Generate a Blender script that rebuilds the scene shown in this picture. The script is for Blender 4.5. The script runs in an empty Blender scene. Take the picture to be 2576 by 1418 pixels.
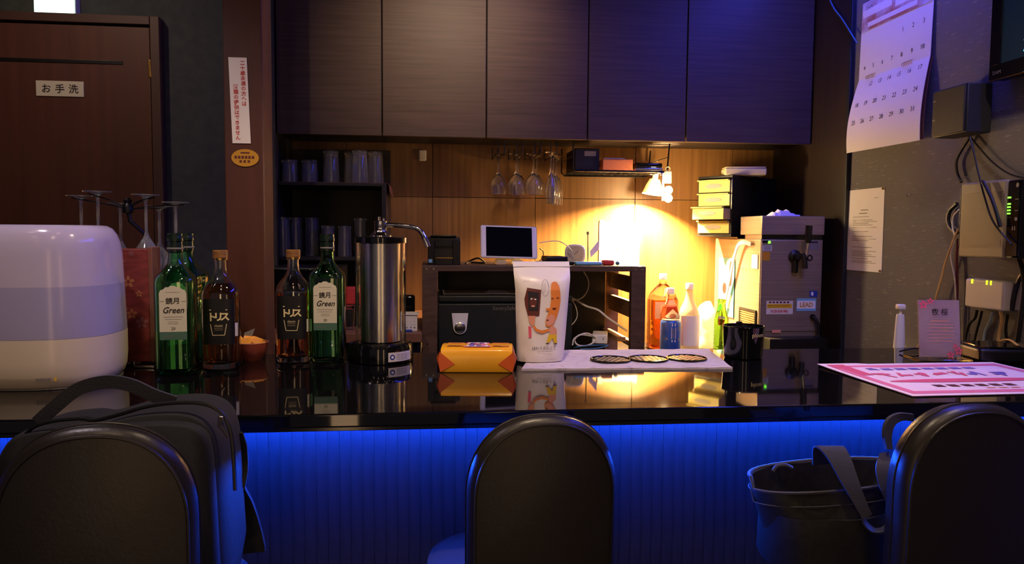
import bpy, bmesh, math, random
from mathutils import Vector as V, Matrix
random.seed(7)
sc = bpy.context.scene
col = sc.collection
R = math.radians
PI = math.pi

# ------------------------------------------------------------------ camera
F = 1900.0                      # focal length in pixels of the 2576 x 1418 frame
TH, PH, RO = R(6.2), R(3.7), 0.007
CAM = V((0, 0, 1.26))
_r0 = V((math.cos(TH), -math.sin(TH), 0))
FW = V((math.sin(TH) * math.cos(PH), math.cos(TH) * math.cos(PH), -math.sin(PH)))
_u0 = _r0.cross(FW)
RT = _r0 * math.cos(RO) + _u0 * math.sin(RO)
UP = _u0 * math.cos(RO) - _r0 * math.sin(RO)
cd = bpy.data.cameras.new('camera')
cd.sensor_width = 36.0
cd.lens = F / 2576 * 36.0
cd.clip_start = 0.02
cam = bpy.data.objects.new('camera', cd)
col.objects.link(cam)
M4 = Matrix((RT, UP, -FW)).transposed().to_4x4()
M4.translation = CAM
cam.matrix_world = M4
sc.camera = cam

def at(u, v, X=None, Y=None, Z=None):
    """the point of the place, on a known plane, that the photograph shows at (u, v)"""
    d = FW + RT * ((u - 1288) / F) - UP * ((v - 709) / F)
    if Y is not None:
        t = Y / d.y
    elif X is not None:
        t = X / d.x
    else:
        t = (Z - CAM.z) / d.z
    return CAM + d * t

# ------------------------------------------------------------------ world, lights, exposure
w = bpy.data.worlds.new('world')
sc.world = w
w.use_nodes = True
w.node_tree.nodes['Background'].inputs[0].default_value = (0.62, 0.52, 0.60, 1)
w.node_tree.nodes['Background'].inputs[1].default_value = 0.14
vs = sc.view_settings
vs.view_transform = 'Standard'
vs.look = 'None'
vs.exposure = 0.0
vs.gamma = 1.0
vs.use_curve_mapping = False

def spot(name, loc, target, power, color, angle=70, blend=.6, r=.03):
    l = bpy.data.lights.new(name, 'SPOT')
    l.energy = power
    l.color = color
    l.spot_size = R(angle)
    l.spot_blend = blend
    l.shadow_soft_size = r
    o = bpy.data.objects.new(name, l)
    col.objects.link(o)
    o.location = loc
    o.rotation_euler = (V(target) - V(loc)).to_track_quat('-Z', 'Y').to_euler()
    o['kind'] = 'helper'
    return o

WARM = (1.0, .72, .42)
PINK = (1.0, .66, .62)
# ceiling downlights over the customers' side of the bar
spot('ceiling_downlight_bar_a', (-.95, 1.15, 2.42), (-.8, 1.6, .95), 26, (1, .80, .86), 85)
spot('ceiling_downlight_bar_b', (.2, 1.1, 2.42), (.2, 1.7, .95), 52, (1, .74, .48), 80)
spot('ceiling_downlight_bar_c', (1.1, 1.2, 2.42), (1.2, 1.75, .95), 30, (1, .76, .6), 80)
spot('ceiling_downlight_cabinet', (.34, 2.62, 2.44), (.34, 2.9, 1.6), 5, (1, .62, .66), 110, 1)
spot('ceiling_downlight_aisle', (.10, 1.75, 2.42), (.08, 3.0, 1.98), 44, (1, .70, .46), 48, 1)
spot('ceiling_downlight_door', (-1.2, 1.9, 2.42), (-1.1, 2.8, 1.3), 15, (1, .72, .55), 110, 1)
spot('ceiling_downlight_seats', (-.4, .3, 2.42), (-.4, .8, .5), 12, WARM, 80, .9)
spot('ceiling_downlight_seats_b', (.7, .4, 2.42), (.7, .9, .5), 12, WARM, 80, .9)

# ------------------------------------------------------------------ materials
def lin(c):
    return tuple(((x / 255) / 12.92 if x / 255 <= .04045 else ((x / 255 + .055) / 1.055) ** 2.4) for x in c) + (1,)

MATS = {}
def mat(name, rgb, rough=.5, metal=0, trans=0, ior=1.45, emit=0, ecol=None, spec=.5, coat=0, rgb2=None, ns=(8, 8, 8), ramp=(.35, .65), bump=0, sss=0, alpha=1, detail=4):
    m = bpy.data.materials.new(name)
    m.use_nodes = True
    nt = m.node_tree
    b = nt.nodes['Principled BSDF']
    b.inputs['Base Color'].default_value = lin(rgb)
    b.inputs['Roughness'].default_value = rough
    b.inputs['Metallic'].default_value = metal
    b.inputs['Transmission Weight'].default_value = trans
    b.inputs['IOR'].default_value = ior
    b.inputs['Specular IOR Level'].default_value = spec
    b.inputs['Coat Weight'].default_value = coat
    b.inputs['Coat Roughness'].default_value = .08
    b.inputs['Alpha'].default_value = alpha
    if sss:
        b.inputs['Subsurface Weight'].default_value = sss
        b.inputs['Subsurface Radius'].default_value = (.02, .02, .02)
    if emit:
        b.inputs['Emission Color'].default_value = lin(ecol or rgb)
        b.inputs['Emission Strength'].default_value = emit
    if rgb2 or bump:
        tc = nt.nodes.new('ShaderNodeTexCoord')
        mp = nt.nodes.new('ShaderNodeMapping')
        mp.inputs['Scale'].default_value = ns
        nz = nt.nodes.new('ShaderNodeTexNoise')
        nz.inputs['Scale'].default_value = 1
        nz.inputs['Detail'].default_value = detail
        nt.links.new(tc.outputs['Object'], mp.inputs[0])
        nt.links.new(mp.outputs[0], nz.inputs['Vector'])
        if rgb2:
            cr = nt.nodes.new('ShaderNodeValToRGB')
            cr.color_ramp.elements[0].position = ramp[0]
            cr.color_ramp.elements[1].position = ramp[1]
            cr.color_ramp.elements[0].color = lin(rgb)
            cr.color_ramp.elements[1].color = lin(rgb2)
            nt.links.new(nz.outputs['Fac'], cr.inputs[0])
            nt.links.new(cr.outputs[0], b.inputs['Base Color'])
        if bump:
            bp = nt.nodes.new('ShaderNodeBump')
            bp.inputs['Strength'].default_value = bump
            bp.inputs['Distance'].default_value = .002
            nt.links.new(nz.outputs['Fac'], bp.inputs['Height'])
            nt.links.new(bp.outputs[0], b.inputs['Normal'])
    MATS[name] = m
    return m

mat('counter', (9, 9, 10), .035, spec=.55, rgb2=(13, 12, 13), ns=(3, 3, 3))
mat('counter_edge', (10, 10, 11), .12)
mat('cabinet', (94, 76, 60), .42, spec=.35, rgb2=(76, 60, 47), ns=(3, 3, 90), ramp=(.3, .7), bump=.08)
mat('cabinet_dark', (30, 27, 28), .5)
mat('veneer', (134, 97, 54), .42, rgb2=(110, 76, 40), ns=(70, 70, 2.2), ramp=(.3, .7), bump=.06)
mat('wood_post', (86, 44, 27), .5, rgb2=(66, 32, 20), ns=(14, 14, 1.6), ramp=(.3, .7), bump=.15)
mat('door_wood', (88, 48, 30), .5, rgb2=(74, 39, 24), ns=(30, 30, 1.2), ramp=(.3, .7))
mat('door_frame', (70, 44, 32), .5)
mat('wall_green', (62, 66, 62), .8, rgb2=(52, 57, 56), ns=(30, 30, 30), bump=.1)
mat('wall_cloth', (98, 96, 98), .85, rgb2=(150, 148, 146), ns=(40, 26, 190), ramp=(.62, .8), bump=.35, detail=3)
mat('side_panel', (46, 34, 27), .45, rgb2=(38, 28, 22), ns=(30, 30, 2))
mat('dark_wall', (26, 29, 34), .5)
mat('ceiling', (40, 38, 44), .9)
mat('floor', (34, 28, 26), .6, rgb2=(28, 23, 21), ns=(4, 40, 4))
mat('front_slat', (46, 47, 58), .55, spec=.2, rgb2=(34, 35, 44), ns=(60, 60, 5), ramp=(.3, .7), bump=.1)
mat('led_blue', (20, 60, 255), .5, emit=430, ecol=(24, 82, 255))
mat('led_cove', (30, 50, 255), .5, emit=54, ecol=(64, 72, 255))
mat('exit_glow', (200, 255, 235), .4, emit=2.6, ecol=(190, 255, 232))
mat('ceiling_glow', (255, 230, 200), .4, emit=70, ecol=(255, 210, 186))
mat('black', (10, 10, 11), .4)
mat('black_gloss', (8, 8, 9), .1, spec=.5, coat=.4)
mat('black_metal', (16, 16, 18), .35, metal=.3)
mat('vinyl', (34, 30, 27), .36, spec=.5, bump=.12, ns=(220, 220, 220))
mat('canvas', (15, 15, 16), .8, rgb2=(11, 11, 12), ns=(120, 120, 120), bump=.2)
mat('canvas_grey', (48, 48, 58), .7, bump=.2, ns=(160, 160, 400))
mat('tote', (30, 29, 28), .75, rgb2=(21, 20, 20), ns=(90, 90, 90), bump=.25)
mat('chrome', (215, 212, 208), .1, metal=1)
mat('steel', (196, 190, 184), .24, metal=1, bump=.015, ns=(3, 3, 300))
mat('steel_brushed', (160, 144, 130), .48, metal=.65, rgb2=(142, 128, 116), ns=(2, 2, 120), bump=.02)
mat('brass', (190, 150, 80), .25, metal=1)
mat('white', (226, 222, 218), .45)
mat('white_gloss', (235, 232, 228), .22, spec=.5)
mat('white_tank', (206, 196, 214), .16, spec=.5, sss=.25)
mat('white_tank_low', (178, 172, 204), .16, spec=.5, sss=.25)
mat('cream_base', (222, 208, 182), .2, spec=.5)
mat('glass', (250, 252, 252), .0, trans=1, ior=1.48)
mat('glass_brightened', (246, 248, 250), .02, trans=.98, ior=1.48)  # a little white mixed into clear glass, standing in for bright highlights
mat('glass_stand', (246, 248, 250), .02, trans=.90, ior=1.5)  # larger white share brightens the stand glasses in place of reflections
mat('glass_shelf', (246, 248, 250), .02, trans=.955, ior=1.48)  # clear tumblers lightened with white to imitate light catching them
mat('glass_thin', (250, 252, 252), .02, trans=1, ior=1.25)
mat('glass_green', (150, 222, 160), .0, trans=1, ior=1.48)
mat('glass_green_bright', (140, 220, 70), .04, trans=1, ior=1.4)
mat('amber', (224, 130, 44), .0, trans=1, ior=1.34)
mat('tea', (214, 110, 20), .02, trans=.85, ior=1.33)
mat('red_drink', (214, 92, 56), .05, trans=.7, ior=1.33)
mat('acrylic', (245, 245, 248), .03, trans=1, ior=1.3)
mat('frosted', (226, 218, 176), .35, trans=.45, ior=1.3)
mat('cork', (150, 104, 52), .5, rgb2=(112, 72, 34), ns=(60, 60, 300))
mat('cap_green', (14, 30, 20), .25)
mat('label_cream', (206, 200, 172), .6)
mat('label_green', (70, 104, 84), .6)
mat('label_black', (16, 14, 14), .45)
mat('print_dark', (34, 26, 28), .6)
mat('print_grey', (120, 114, 108), .6)
mat('print_cream', (226, 208, 150), .5)
mat('print_red', (196, 52, 46), .6)
mat('print_white', (236, 232, 226), .5)
mat('print_blue', (40, 60, 150), .5)
mat('print_purple', (120, 96, 176), .5)
mat('print_yellow', (226, 184, 40), .5)
mat('print_orange', (226, 130, 50), .5)
mat('print_skin', (222, 150, 120), .5)
mat('print_brown', (96, 40, 34), .5)
mat('print_pink', (232, 120, 150), .5)
mat('print_rose', (226, 92, 120), .5)
mat('paper', (226, 222, 228), .7)
mat('paper_warm', (236, 226, 208), .7)
mat('paper_pink', (240, 206, 214), .6, rgb2=(246, 226, 228), ns=(9, 9, 9))
mat('sticker', (212, 206, 196), .55)
mat('sticker_orange', (196, 140, 30), .55)
mat('sticker_blue', (120, 176, 206), .55)
mat('red_box', (138, 58, 48), .55, rgb2=(112, 44, 38), ns=(30, 30, 90), bump=.1)
mat('blossom_gold', (168, 104, 66), .5)
mat('blossom_lilac', (146, 92, 90), .5)
mat('foil_yellow', (246, 176, 40), .22, spec=.6, rgb2=(238, 160, 32), ns=(14, 14, 14), bump=.06)
mat('foil_orange', (214, 92, 40), .25, spec=.6, bump=.1, ns=(40, 40, 40))
mat('pouch', (230, 220, 212), .32, spec=.5, bump=.25, ns=(26, 26, 26))
mat('mat_cloth', (196, 184, 190), .8, rgb2=(150, 138, 148), ns=(60, 150, 60), ramp=(.52, .72), bump=.2)
mat('coaster', (18, 19, 20), .12, spec=.6)
mat('coaster_lace', (150, 146, 132), .2, spec=.6)
mat('bowl_red', (150, 72, 60), .3)
mat('candy', (240, 160, 50), .3)
mat('screen', (10, 12, 18), .05, spec=.5)
mat('tv_screen', (26, 42, 50), .15, emit=.05, ecol=(50, 84, 96))
mat('tv_text', (120, 220, 255), .4, emit=1.2, ecol=(130, 220, 255))
mat('led_green', (120, 255, 60), .4, emit=2.5, ecol=(120, 255, 60))
mat('led_yellow', (230, 255, 40), .4, emit=1.6, ecol=(226, 250, 40))
mat('rack_wood', (86, 62, 48), .5, rgb2=(66, 46, 36), ns=(12, 12, 60), bump=.1)
mat('rack_wood_pale', (140, 108, 76), .55, rgb2=(120, 90, 60), ns=(12, 12, 60))
mat('safe', (24, 28, 30), .5, bump=.15, ns=(200, 200, 200))
mat('worktop_brown', (112, 74, 56), .5)
mat('shelf_dark', (40, 36, 33), .5)
mat('liner', (120, 74, 58), .7)
mat('carton', (206, 120, 66), .6)
mat('cord_white', (226, 218, 196), .45)
mat('cord_tan', (206, 168, 110), .5)
mat('cord_blue', (70, 120, 150), .5)
mat('cord_black', (14, 13, 14), .5)
mat('cord_red', (110, 34, 40), .5)
mat('cord_sky', (140, 160, 180), .5)
mat('router_side', (128, 118, 96), .5)
mat('speaker', (28, 29, 34), .6)
mat('can_blue', (34, 82, 170), .3, metal=.2, rgb2=(22, 54, 130), ns=(8, 8, 8))
mat('aluminium', (200, 198, 196), .25, metal=1)
mat('clear_label', (200, 170, 150), .5)
mat('tissue', (232, 228, 244), .8)
mat('poster_teal', (74, 150, 160), .5)
mat('seat_vinyl', (44, 44, 50), .3, spec=.5)
mat('calendar_art', (170, 110, 100), .6, rgb2=(206, 196, 214), ns=(6, 9, 14), ramp=(.42, .6))
mat('clock_face', (196, 186, 150), .5)
mat('drawer_front', (186, 172, 104), .35, trans=.2, ior=1.2)

def translucent(name, rgb, mixf=.5):
    m = bpy.data.materials.new(name)
    m.use_nodes = True
    nt = m.node_tree
    nt.nodes.clear()
    o = nt.nodes.new('ShaderNodeOutputMaterial')
    a = nt.nodes.new('ShaderNodeBsdfDiffuse')
    t = nt.nodes.new('ShaderNodeBsdfTranslucent')
    x = nt.nodes.new('ShaderNodeMixShader')
    a.inputs[0].default_value = lin(rgb)
    t.inputs[0].default_value = lin(rgb)
    x.inputs[0].default_value = mixf
    nt.links.new(a.outputs[0], x.inputs[1])
    nt.links.new(t.outputs[0], x.inputs[2])
    nt.links.new(x.outputs[0], o.inputs[0])
    MATS[name] = m
translucent('shade', (236, 226, 204), .16)
translucent('bag_film', (244, 240, 224), .4)

# ------------------------------------------------------------------ helpers
def setm(o, m):
    o.data.materials.append(MATS[m] if isinstance(m, str) else m)

def obj(name, bm, m, parent=None, smooth=40, loc=None):
    me = bpy.data.meshes.new(name)
    bm.normal_update()
    lay = bm.faces.layers.int.get('flat')
    flags = [not (lay and f[lay]) for f in bm.faces]
    bm.to_mesh(me)
    bm.free()
    if smooth:
        me.polygons.foreach_set('use_smooth', [True] * len(flags))
        me.set_sharp_from_angle(angle=R(smooth))
        me.polygons.foreach_set('use_smooth', flags)
        me.update()
    o = bpy.data.objects.new(name, me)
    col.objects.link(o)
    setm(o, m)
    if parent:
        o.parent = parent
    if loc is not None:
        o.location = loc
    return o

def thing(name, label, cat, loc=(0, 0, 0), rz=0, group=None):
    o = bpy.data.objects.new(name, None)
    o.empty_display_size = .02
    col.objects.link(o)
    o.location = loc
    o.rotation_euler = (0, 0, rz)
    return tag(o, label, cat, group)

def tag(o, label, cat, group=None, kind=None):
    o['label'] = label
    o['category'] = cat
    if group:
        o['group'] = group
    if kind:
        o['kind'] = kind
    return o

def struct(o, label=None, cat=None):
    o['kind'] = 'structure'
    if label:
        o['label'] = label
    if cat:
        o['category'] = cat
    return o

def copy_tree(o, parent=None):
    c = o.copy()
    col.objects.link(c)
    c.parent = parent
    for ch in list(o.children):
        copy_tree(ch, c)
    return c

def NB():
    return bmesh.new()

def box(bm, lo, hi, bev=0, seg=2, mtx=None):
    lo, hi = V(lo), V(hi)
    fl_ = bm.faces.layers.int.get('flat') or bm.faces.layers.int.new('flat')
    g = bmesh.ops.create_cube(bm, size=1)
    vs_ = g['verts']
    c, s = (lo + hi) / 2, hi - lo
    for v in vs_:
        v.co = V((v.co.x * s.x, v.co.y * s.y, v.co.z * s.z)) + c
    if bev:
        es = list({e for v in vs_ for e in v.link_edges})
        r = bmesh.ops.bevel(bm, geom=es, offset=bev, segments=seg, profile=.5, affect='EDGES')
        vs_ = list({v for f in r['faces'] for v in f.verts} | {v for v in vs_ if v.is_valid})
        for f in {f for v in vs_ for f in v.link_faces}:
            f.normal_update()
            if max(abs(c_) for c_ in f.normal) > .9999:
                f[fl_] = 1
    if mtx:
        bmesh.ops.transform(bm, matrix=mtx, verts=vs_)
    return bm

def BOX(lo, hi, bev=0, seg=2):
    return box(NB(), lo, hi, bev, seg)

def rings(bm, rs, cap0=True, cap1=True, closed=True):
    """loft a list of rings of points"""
    vr = [[bm.verts.new(p) for p in r] for r in rs]
    n = len(vr[0])
    for a, b in zip(vr[:-1], vr[1:]):
        for i in range(n if closed else n - 1):
            j = (i + 1) % n
            bm.faces.new((a[i], a[j], b[j], b[i]))
    if cap0:
        bm.faces.new(list(reversed(vr[0])))
    if cap1:
        bm.faces.new(vr[-1])
    return bm

def lathe(prof, n=28, bm=None, c=(0, 0, 0), cap0=True, cap1=True):
    bm = bm or NB()
    c = V(c)
    rs = [[c + V((r * math.cos(2 * PI * i / n), r * math.sin(2 * PI * i / n), z)) for i in range(n)] for r, z in prof]
    return rings(bm, rs, cap0, cap1)

def supr(w, d, z, e, n=32, c=(0, 0)):
    out = []
    for i in range(n):
        t = 2 * PI * i / n
        ct, st = math.cos(t), math.sin(t)
        out.append(V((c[0] + w * math.copysign(abs(ct) ** (2 / e), ct), c[1] + d * math.copysign(abs(st) ** (2 / e), st), z)))
    return out

def sweep(bm, pts, sec, up=None, cap=True, closed=False):
    """sweep a 2D section along a path"""
    pts = [V(p) for p in pts]
    n = len(pts)
    prev = None
    rs = []
    for i in range(n):
        a = pts[(i - 1) % n] if (closed or i > 0) else pts[0]
        b = pts[(i + 1) % n] if (closed or i < n - 1) else pts[-1]
        t = (b - a)
        if t.length < 1e-9:
            t = V((0, 0, 1))
        t.normalize()
        if up is not None:
            s = t.cross(V(up))
            if s.length < 1e-4:
                s = prev or t.orthogonal()
        elif prev is None:
            s = t.orthogonal()
        else:
            s = prev - t * prev.dot(t)
        s.normalize()
        prev = s
        u = s.cross(t)
        q = sec(i) if callable(sec) else sec
        rs.append([pts[i] + s * x + u * y for x, y in q])
    if closed:
        rs.append(rs[0])
        vr = [[bm.verts.new(p) for p in r] for r in rs[:-1]]
        vr.append(vr[0])
        m = len(vr[0])
        for a, b in zip(vr[:-1], vr[1:]):
            for i in range(m):
                j = (i + 1) % m
                bm.faces.new((a[i], a[j], b[j], b[i]))
        return bm
    return rings(bm, rs, cap, cap)

def circ(r, n=8):
    return [(r * math.cos(2 * PI * i / n), r * math.sin(2 * PI * i / n)) for i in range(n)]

def rect(w, t):
    return [(-w / 2, -t / 2), (w / 2, -t / 2), (w / 2, t / 2), (-w / 2, t / 2)]

def tube(pts, r, n=8, bm=None, closed=False):
    return sweep(bm or NB(), pts, circ(r, n), closed=closed)

def spline(pts, k=6):
    """Catmull-Rom through points"""
    pts = [V(p) for p in pts]
    P = [pts[0] * 2 - pts[1]] + pts + [pts[-1] * 2 - pts[-2]]
    out = []
    for i in range(1, len(P) - 2):
        a, b, c, d = P[i - 1:i + 3]
        for j in range(k):
            t = j / k
            out.append(.5 * ((2 * b) + (c - a) * t + (2 * a - 5 * b + 4 * c - d) * t * t + (3 * b - a - 3 * c + d) * t ** 3))
    out.append(pts[-1])
    return out

def prism(pts, d, bm=None):
    """polygon of 3D points extruded by vector d"""
    bm = bm or NB()
    d = V(d)
    a = [bm.verts.new(V(p)) for p in pts]
    b = [bm.verts.new(V(p) + d) for p in pts]
    n = len(pts)
    bm.faces.new(a)
    bm.faces.new(list(reversed(b)))
    for i in range(n):
        bm.faces.new((a[i], b[i], b[(i + 1) % n], a[(i + 1) % n]))
    bmesh.ops.recalc_face_normals(bm, faces=bm.faces)
    return bm

def plane_fn(org, xd, yd, off=.0004):
    org, xd, yd = V(org), V(xd).normalized(), V(yd).normalized()
    n = xd.cross(yd)
    return lambda x, y, z=0: org + xd * x + yd * y + n * (off + z)

def decal(name, polys, fn, m, parent, lift=0, label=None, fine=0):
    """flat print: polygons in 2D mapped on a surface (thin real ink layer)"""
    bm = NB()
    for p in polys:
        bm.faces.new([bm.verts.new((x, y, 0)) for x, y in p])
    if fine:
        bmesh.ops.triangulate(bm, faces=bm.faces)
        bmesh.ops.subdivide_edges(bm, edges=bm.edges, cuts=fine, use_grid_fill=True)
    for v in bm.verts:
        v.co = fn(v.co.x, v.co.y, lift)
    o = obj(name, bm, m, parent, 0)
    if len(polys) > 1:
        o['kind'] = 'stuff'
    if label:
        o['label'] = label
    return o

def qd(x0, y0, x1, y1):
    return [(x0, y0), (x1, y0), (x1, y1), (x0, y1)]

def ell(cx, cy, a, b, n=20, rot=0):
    return [(cx + a * math.cos(t) * math.cos(rot) - b * math.sin(t) * math.sin(rot), cy + a * math.cos(t) * math.sin(rot) + b * math.sin(t) * math.cos(rot)) for t in [2 * PI * i / n for i in range(n)]]

def gridlabel(name, w0, w1, h0, h1, fn, m, parent, nx=8, ny=2, lift=0):
    bm = NB()
    vv = [[bm.verts.new(fn(w0 + (w1 - w0) * i / nx, h0 + (h1 - h0) * j / ny, lift)) for i in range(nx + 1)] for j in range(ny + 1)]
    for j in range(ny):
        for i in range(nx):
            bm.faces.new((vv[j][i], vv[j][i + 1], vv[j + 1][i + 1], vv[j + 1][i]))
    return obj(name, bm, m, parent, 60)

TEXTS = []
def text(parent, items, fn, m, name='lettering', lift=.0003, shear=0, bold=0):
    """items: (string, x, y, size[, xscale]) centred at x with its middle at y"""
    TEXTS.append((parent, items, fn, m, name, lift, shear, bold))

def flush_text():
    jobs = []
    for k, (parent, items, fn, m, name, lift, shear, bold) in enumerate(TEXTS):
        for it in items:
            c = bpy.data.curves.new('glyphs', 'FONT')
            c.body = it[0]
            c.size = 1
            c.resolution_u = 2
            c.align_x = 'CENTER'
            c.align_y = 'CENTER'
            c.shear = shear
            c.offset = bold
            o = bpy.data.objects.new('glyphs', c)
            col.objects.link(o)
            jobs.append((k, it, o))
    bpy.context.view_layer.update()
    dg = bpy.context.evaluated_depsgraph_get()
    acc = {}
    for k, it, o in jobs:
        me = bpy.data.meshes.new_from_object(o.evaluated_get(dg))
        vs_, fs = acc.setdefault(k, ([], []))
        b = len(vs_)
        s = it[3]
        xs = it[4] if len(it) > 4 else 1
        fn, lift = TEXTS[k][2], TEXTS[k][5]
        if me.vertices:
            ys = [v.co.y for v in me.vertices]
            my = (min(ys) + max(ys)) / 2
        for v in me.vertices:
            vs_.append(fn(it[1] + v.co.x * s * xs, it[2] + (v.co.y - my) * s, lift))
        for p in me.polygons:
            fs.append([b + i for i in p.vertices])
        bpy.data.meshes.remove(me)
        c = o.data
        bpy.data.objects.remove(o)
        bpy.data.curves.remove(c)
    for k, (vs_, fs) in acc.items():
        parent, items, fn, m, name, lift, shear, bold = TEXTS[k]
        me = bpy.data.meshes.new(name)
        me.from_pydata(vs_, [], fs)
        o = bpy.data.objects.new(name, me)
        col.objects.link(o)
        setm(o, m)
        if parent:
            o.parent = parent

ZC = .95          # bar top
YB = 1.955        # back edge of the bar
XW = 1.58         # wall with the calendar
XD, ZD = V((1, 0, 0)), V((0, 0, 1))

# ------------------------------------------------------------------ the setting
struct(obj('floor', BOX((-2.6, -1.6, -.05), (XW + .1, 3.5, 0)), 'floor'))
struct(obj('ceiling', BOX((-2.6, -1.6, 2.46), (XW + .1, 3.5, 2.52)), 'ceiling'))
# back wall: veneer panels with fine joints
wb = struct(obj('wall_back', BOX((-.75, 3.365, 0), (XW + .1, 3.45, 2.46)), 'cabinet_dark'))
xs = [-.75, -.36]
x = at(1088, 500, Y=3.35).x
while x < 1.58:
    xs.append(x)
    x += .455
xs.append(1.58)
zs = [.75, at(1150, 496, Y=3.35).z, 1.75]
for i in range(len(xs) - 1):
    for j in range(2):
        p = obj('panel', BOX((xs[i] + .001, 3.35, zs[j] + .001), (xs[i + 1] - .001, 3.364, zs[j + 1] - .001), .0012, 1), 'veneer', wb)
# wall with the lavatory door
yl = 2.8
wl = struct(obj('wall_left', BOX((-2.6, yl, 0), (-.62, yl + .08, 2.46)), 'wall_green'))
struct(obj('wall_side_left', BOX((-2.66, -1.6, 0), (-2.6, 3.5, 2.46)), 'wall_green'))
struct(obj('wall_niche', BOX((-.70, 2.885, 0), (-.588, 3.36, 2.46)), 'dark_wall'))
for i, (px, wd) in enumerate(((673, .012), (687, .010))):
    p = at(px, 300, Y=2.86)
    struct(obj('trim_%d' % (i + 1), BOX((p.x - wd / 2, 2.84, 0), (p.x + wd / 2, 2.875, 2.46), .003), 'steel_brushed' if i == 3 else 'dark_wall'))
# wall with calendar, then its dark wood end
wr = struct(obj('wall_right', BOX((XW, -1.6, 0), (XW + .08, 2.735, 2.46)), 'wall_cloth'))
struct(obj('wall_right_end', BOX((XW - .012, 2.74, 0), (XW + .08, 3.36, 2.46)), 'side_panel'))
struct(obj('trim_3', BOX((XW - .016, 2.722, 0), (XW + .01, 2.74, 2.46), .002), 'dark_wall'))
# lavatory door
p = at(385, 76, Y=yl)
dx1, dz1 = p.x, p.z
d = thing('door_1', 'dark reddish brown lavatory door with a cream sign', 'door', (dx1 - .4, yl - .03, 0))
struct(d)
obj('leaf', BOX((-.4, -.006, .01), (.4, .028, dz1), .002), 'door_wood', d)
p1 = at(320, 164, Y=yl)
obj('slot', BOX((-.4, -.009, p1.z - .006), (p1.x - (dx1 - .4), -.004, p1.z + .006), .001), 'black', d)
f_ = NB()
box(f_, (.406, -.02, 0), (.436, .03, dz1 + .035), .002)
box(f_, (-.436, -.02, dz1 + .006), (.405, .03, dz1 + .035), .002)
obj('door_frame', f_, 'door_frame', d)
for py in (180, 780):
    hz = at(385, py, Y=yl).z
    obj('hinge', BOX((.398, -.022, hz - .03), (.408, -.012, hz + .03), .002), 'brass', d)
s = thing('door_sign', 'small cream lavatory sign on the dark wooden door', 'sign', at(151, 223, Y=yl - .039))
obj('plate', BOX((-.077, -.001, -.026), (.077, .0025, .026), .001), 'label_cream', s)
text(s, [('お', -.044, 0, .032), ('手', 0, 0, .032), ('洗', .044, 0, .032)], plane_fn((0, -.0012, 0), XD, ZD), 'print_dark', bold=.012)
# exit lamp
p0 = at(88, 40, Y=yl - .04)
p1 = at(187, 40, Y=yl - .04)
e = thing('exit_lamp', 'glowing pale green exit lamp above the lavatory door', 'lamp', ((p0.x + p1.x) / 2, yl - .04, p0.z))
hw = (p1.x - p0.x) / 2
obj('housing', BOX((-hw - .004, .002, -.002), (hw + .004, .039, hw * 2 + .02), .003), 'white', e)
obj('glowing_face', BOX((-hw, -.006, .002), (hw, .003, hw * 2 + .014), .002), 'exit_glow', e)
# wooden pillar at the end of the bar
pa, pb = at(566, 450, Y=2.0), at(664, 450, Y=2.0)
pil = struct(obj('pillar', BOX((pa.x, 2.0, 0), (pb.x, 2.115, 2.46), .004), 'wood_post'))
PXc = (pa.x + pb.x) / 2
p = at(603, 253, Y=1.999)
s = thing('notice_strip', 'tall white paper notice with red vertical writing on the pillar', 'notice', p)
sk = .0035
bm = prism([(-.0225 - sk, -.0005, .107), (.0225 - sk, -.0005, .107), (.0225 + sk, -.0005, -.107), (-.0225 + sk, -.0005, -.107)], (0, -.0008, 0))
obj('sheet', bm, 'paper_warm', s)
fn = plane_fn((0, -.0013, 0), (1, 0, 0), (-.030, 0, 1))
it = [(c, .011, .094 - i * .0127, .0125) for i, c in enumerate('二十歳未満の方へは')]
it += [(c, -.008, .034 - i * .0127, .0125) for i, c in enumerate('酒類の提供はできません')]
text(s, it, fn, 'print_red', bold=.014)
p = at(617, 397, Y=1.999)
s = thing('oval_plaque', 'small oval amber sticker below the white notice on the pillar', 'sticker', p)
obj('oval', prism([(x_, -.0004, y_) for x_, y_ in ell(0, 0, .034, .022, 28)], (0, -.0012, 0)), 'sticker_orange', s)
fn = plane_fn((0, -.0017, 0), XD, ZD)
decal('print', [qd(-.011, .011, .011, .0145)] + [qd(-.026 + i * .0085, -.002, -.020 + i * .0085, .005) for i in range(6)] + [qd(-.014 + i * .010, -.012, -.008 + i * .010, -.006) for i in range(3)], fn, 'print_brown', s)

# ------------------------------------------------------------------ the bar
bar = thing('bar_counter', 'long glossy black bar counter', 'counter', (0, 0, 0))
obj('worktop', BOX((-2.2, 1.297, ZC - .024), (XW - .002, YB, ZC), .003, 2), 'counter', bar)
obj('fascia', BOX((-2.2, 1.305, ZC - .032), (XW - .002, 1.345, ZC - .0245), .001, 1), 'counter_edge', bar)
fp = struct(obj('wall_bar_front', BOX((-2.2, 1.47, 0), (XW - .002, 1.55, ZC - .0243)), 'black'))
sm = None
nsl = 0
xx = -2.15
while xx < 1.5:
    if sm is None:
        o = obj('slat', BOX((0, 1.461, .02), (.0217, 1.4695, ZC - .033), .0005, 1), 'front_slat', fp)
        sm = o.data
    else:
        o = bpy.data.objects.new('slat', sm)
        col.objects.link(o)
        o.parent = fp
    o.location = (xx, random.choice((0, 0, .0006, -.0004)), 0)
    xx += .0222
led = tag(obj('led_strip', BOX((-2.1, 1.402, ZC - .038), (XW - .06, 1.404, ZC - .0255), .001, 1), 'led_blue'), 'blue LED strip under the front edge of the bar', 'lamp')
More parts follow.
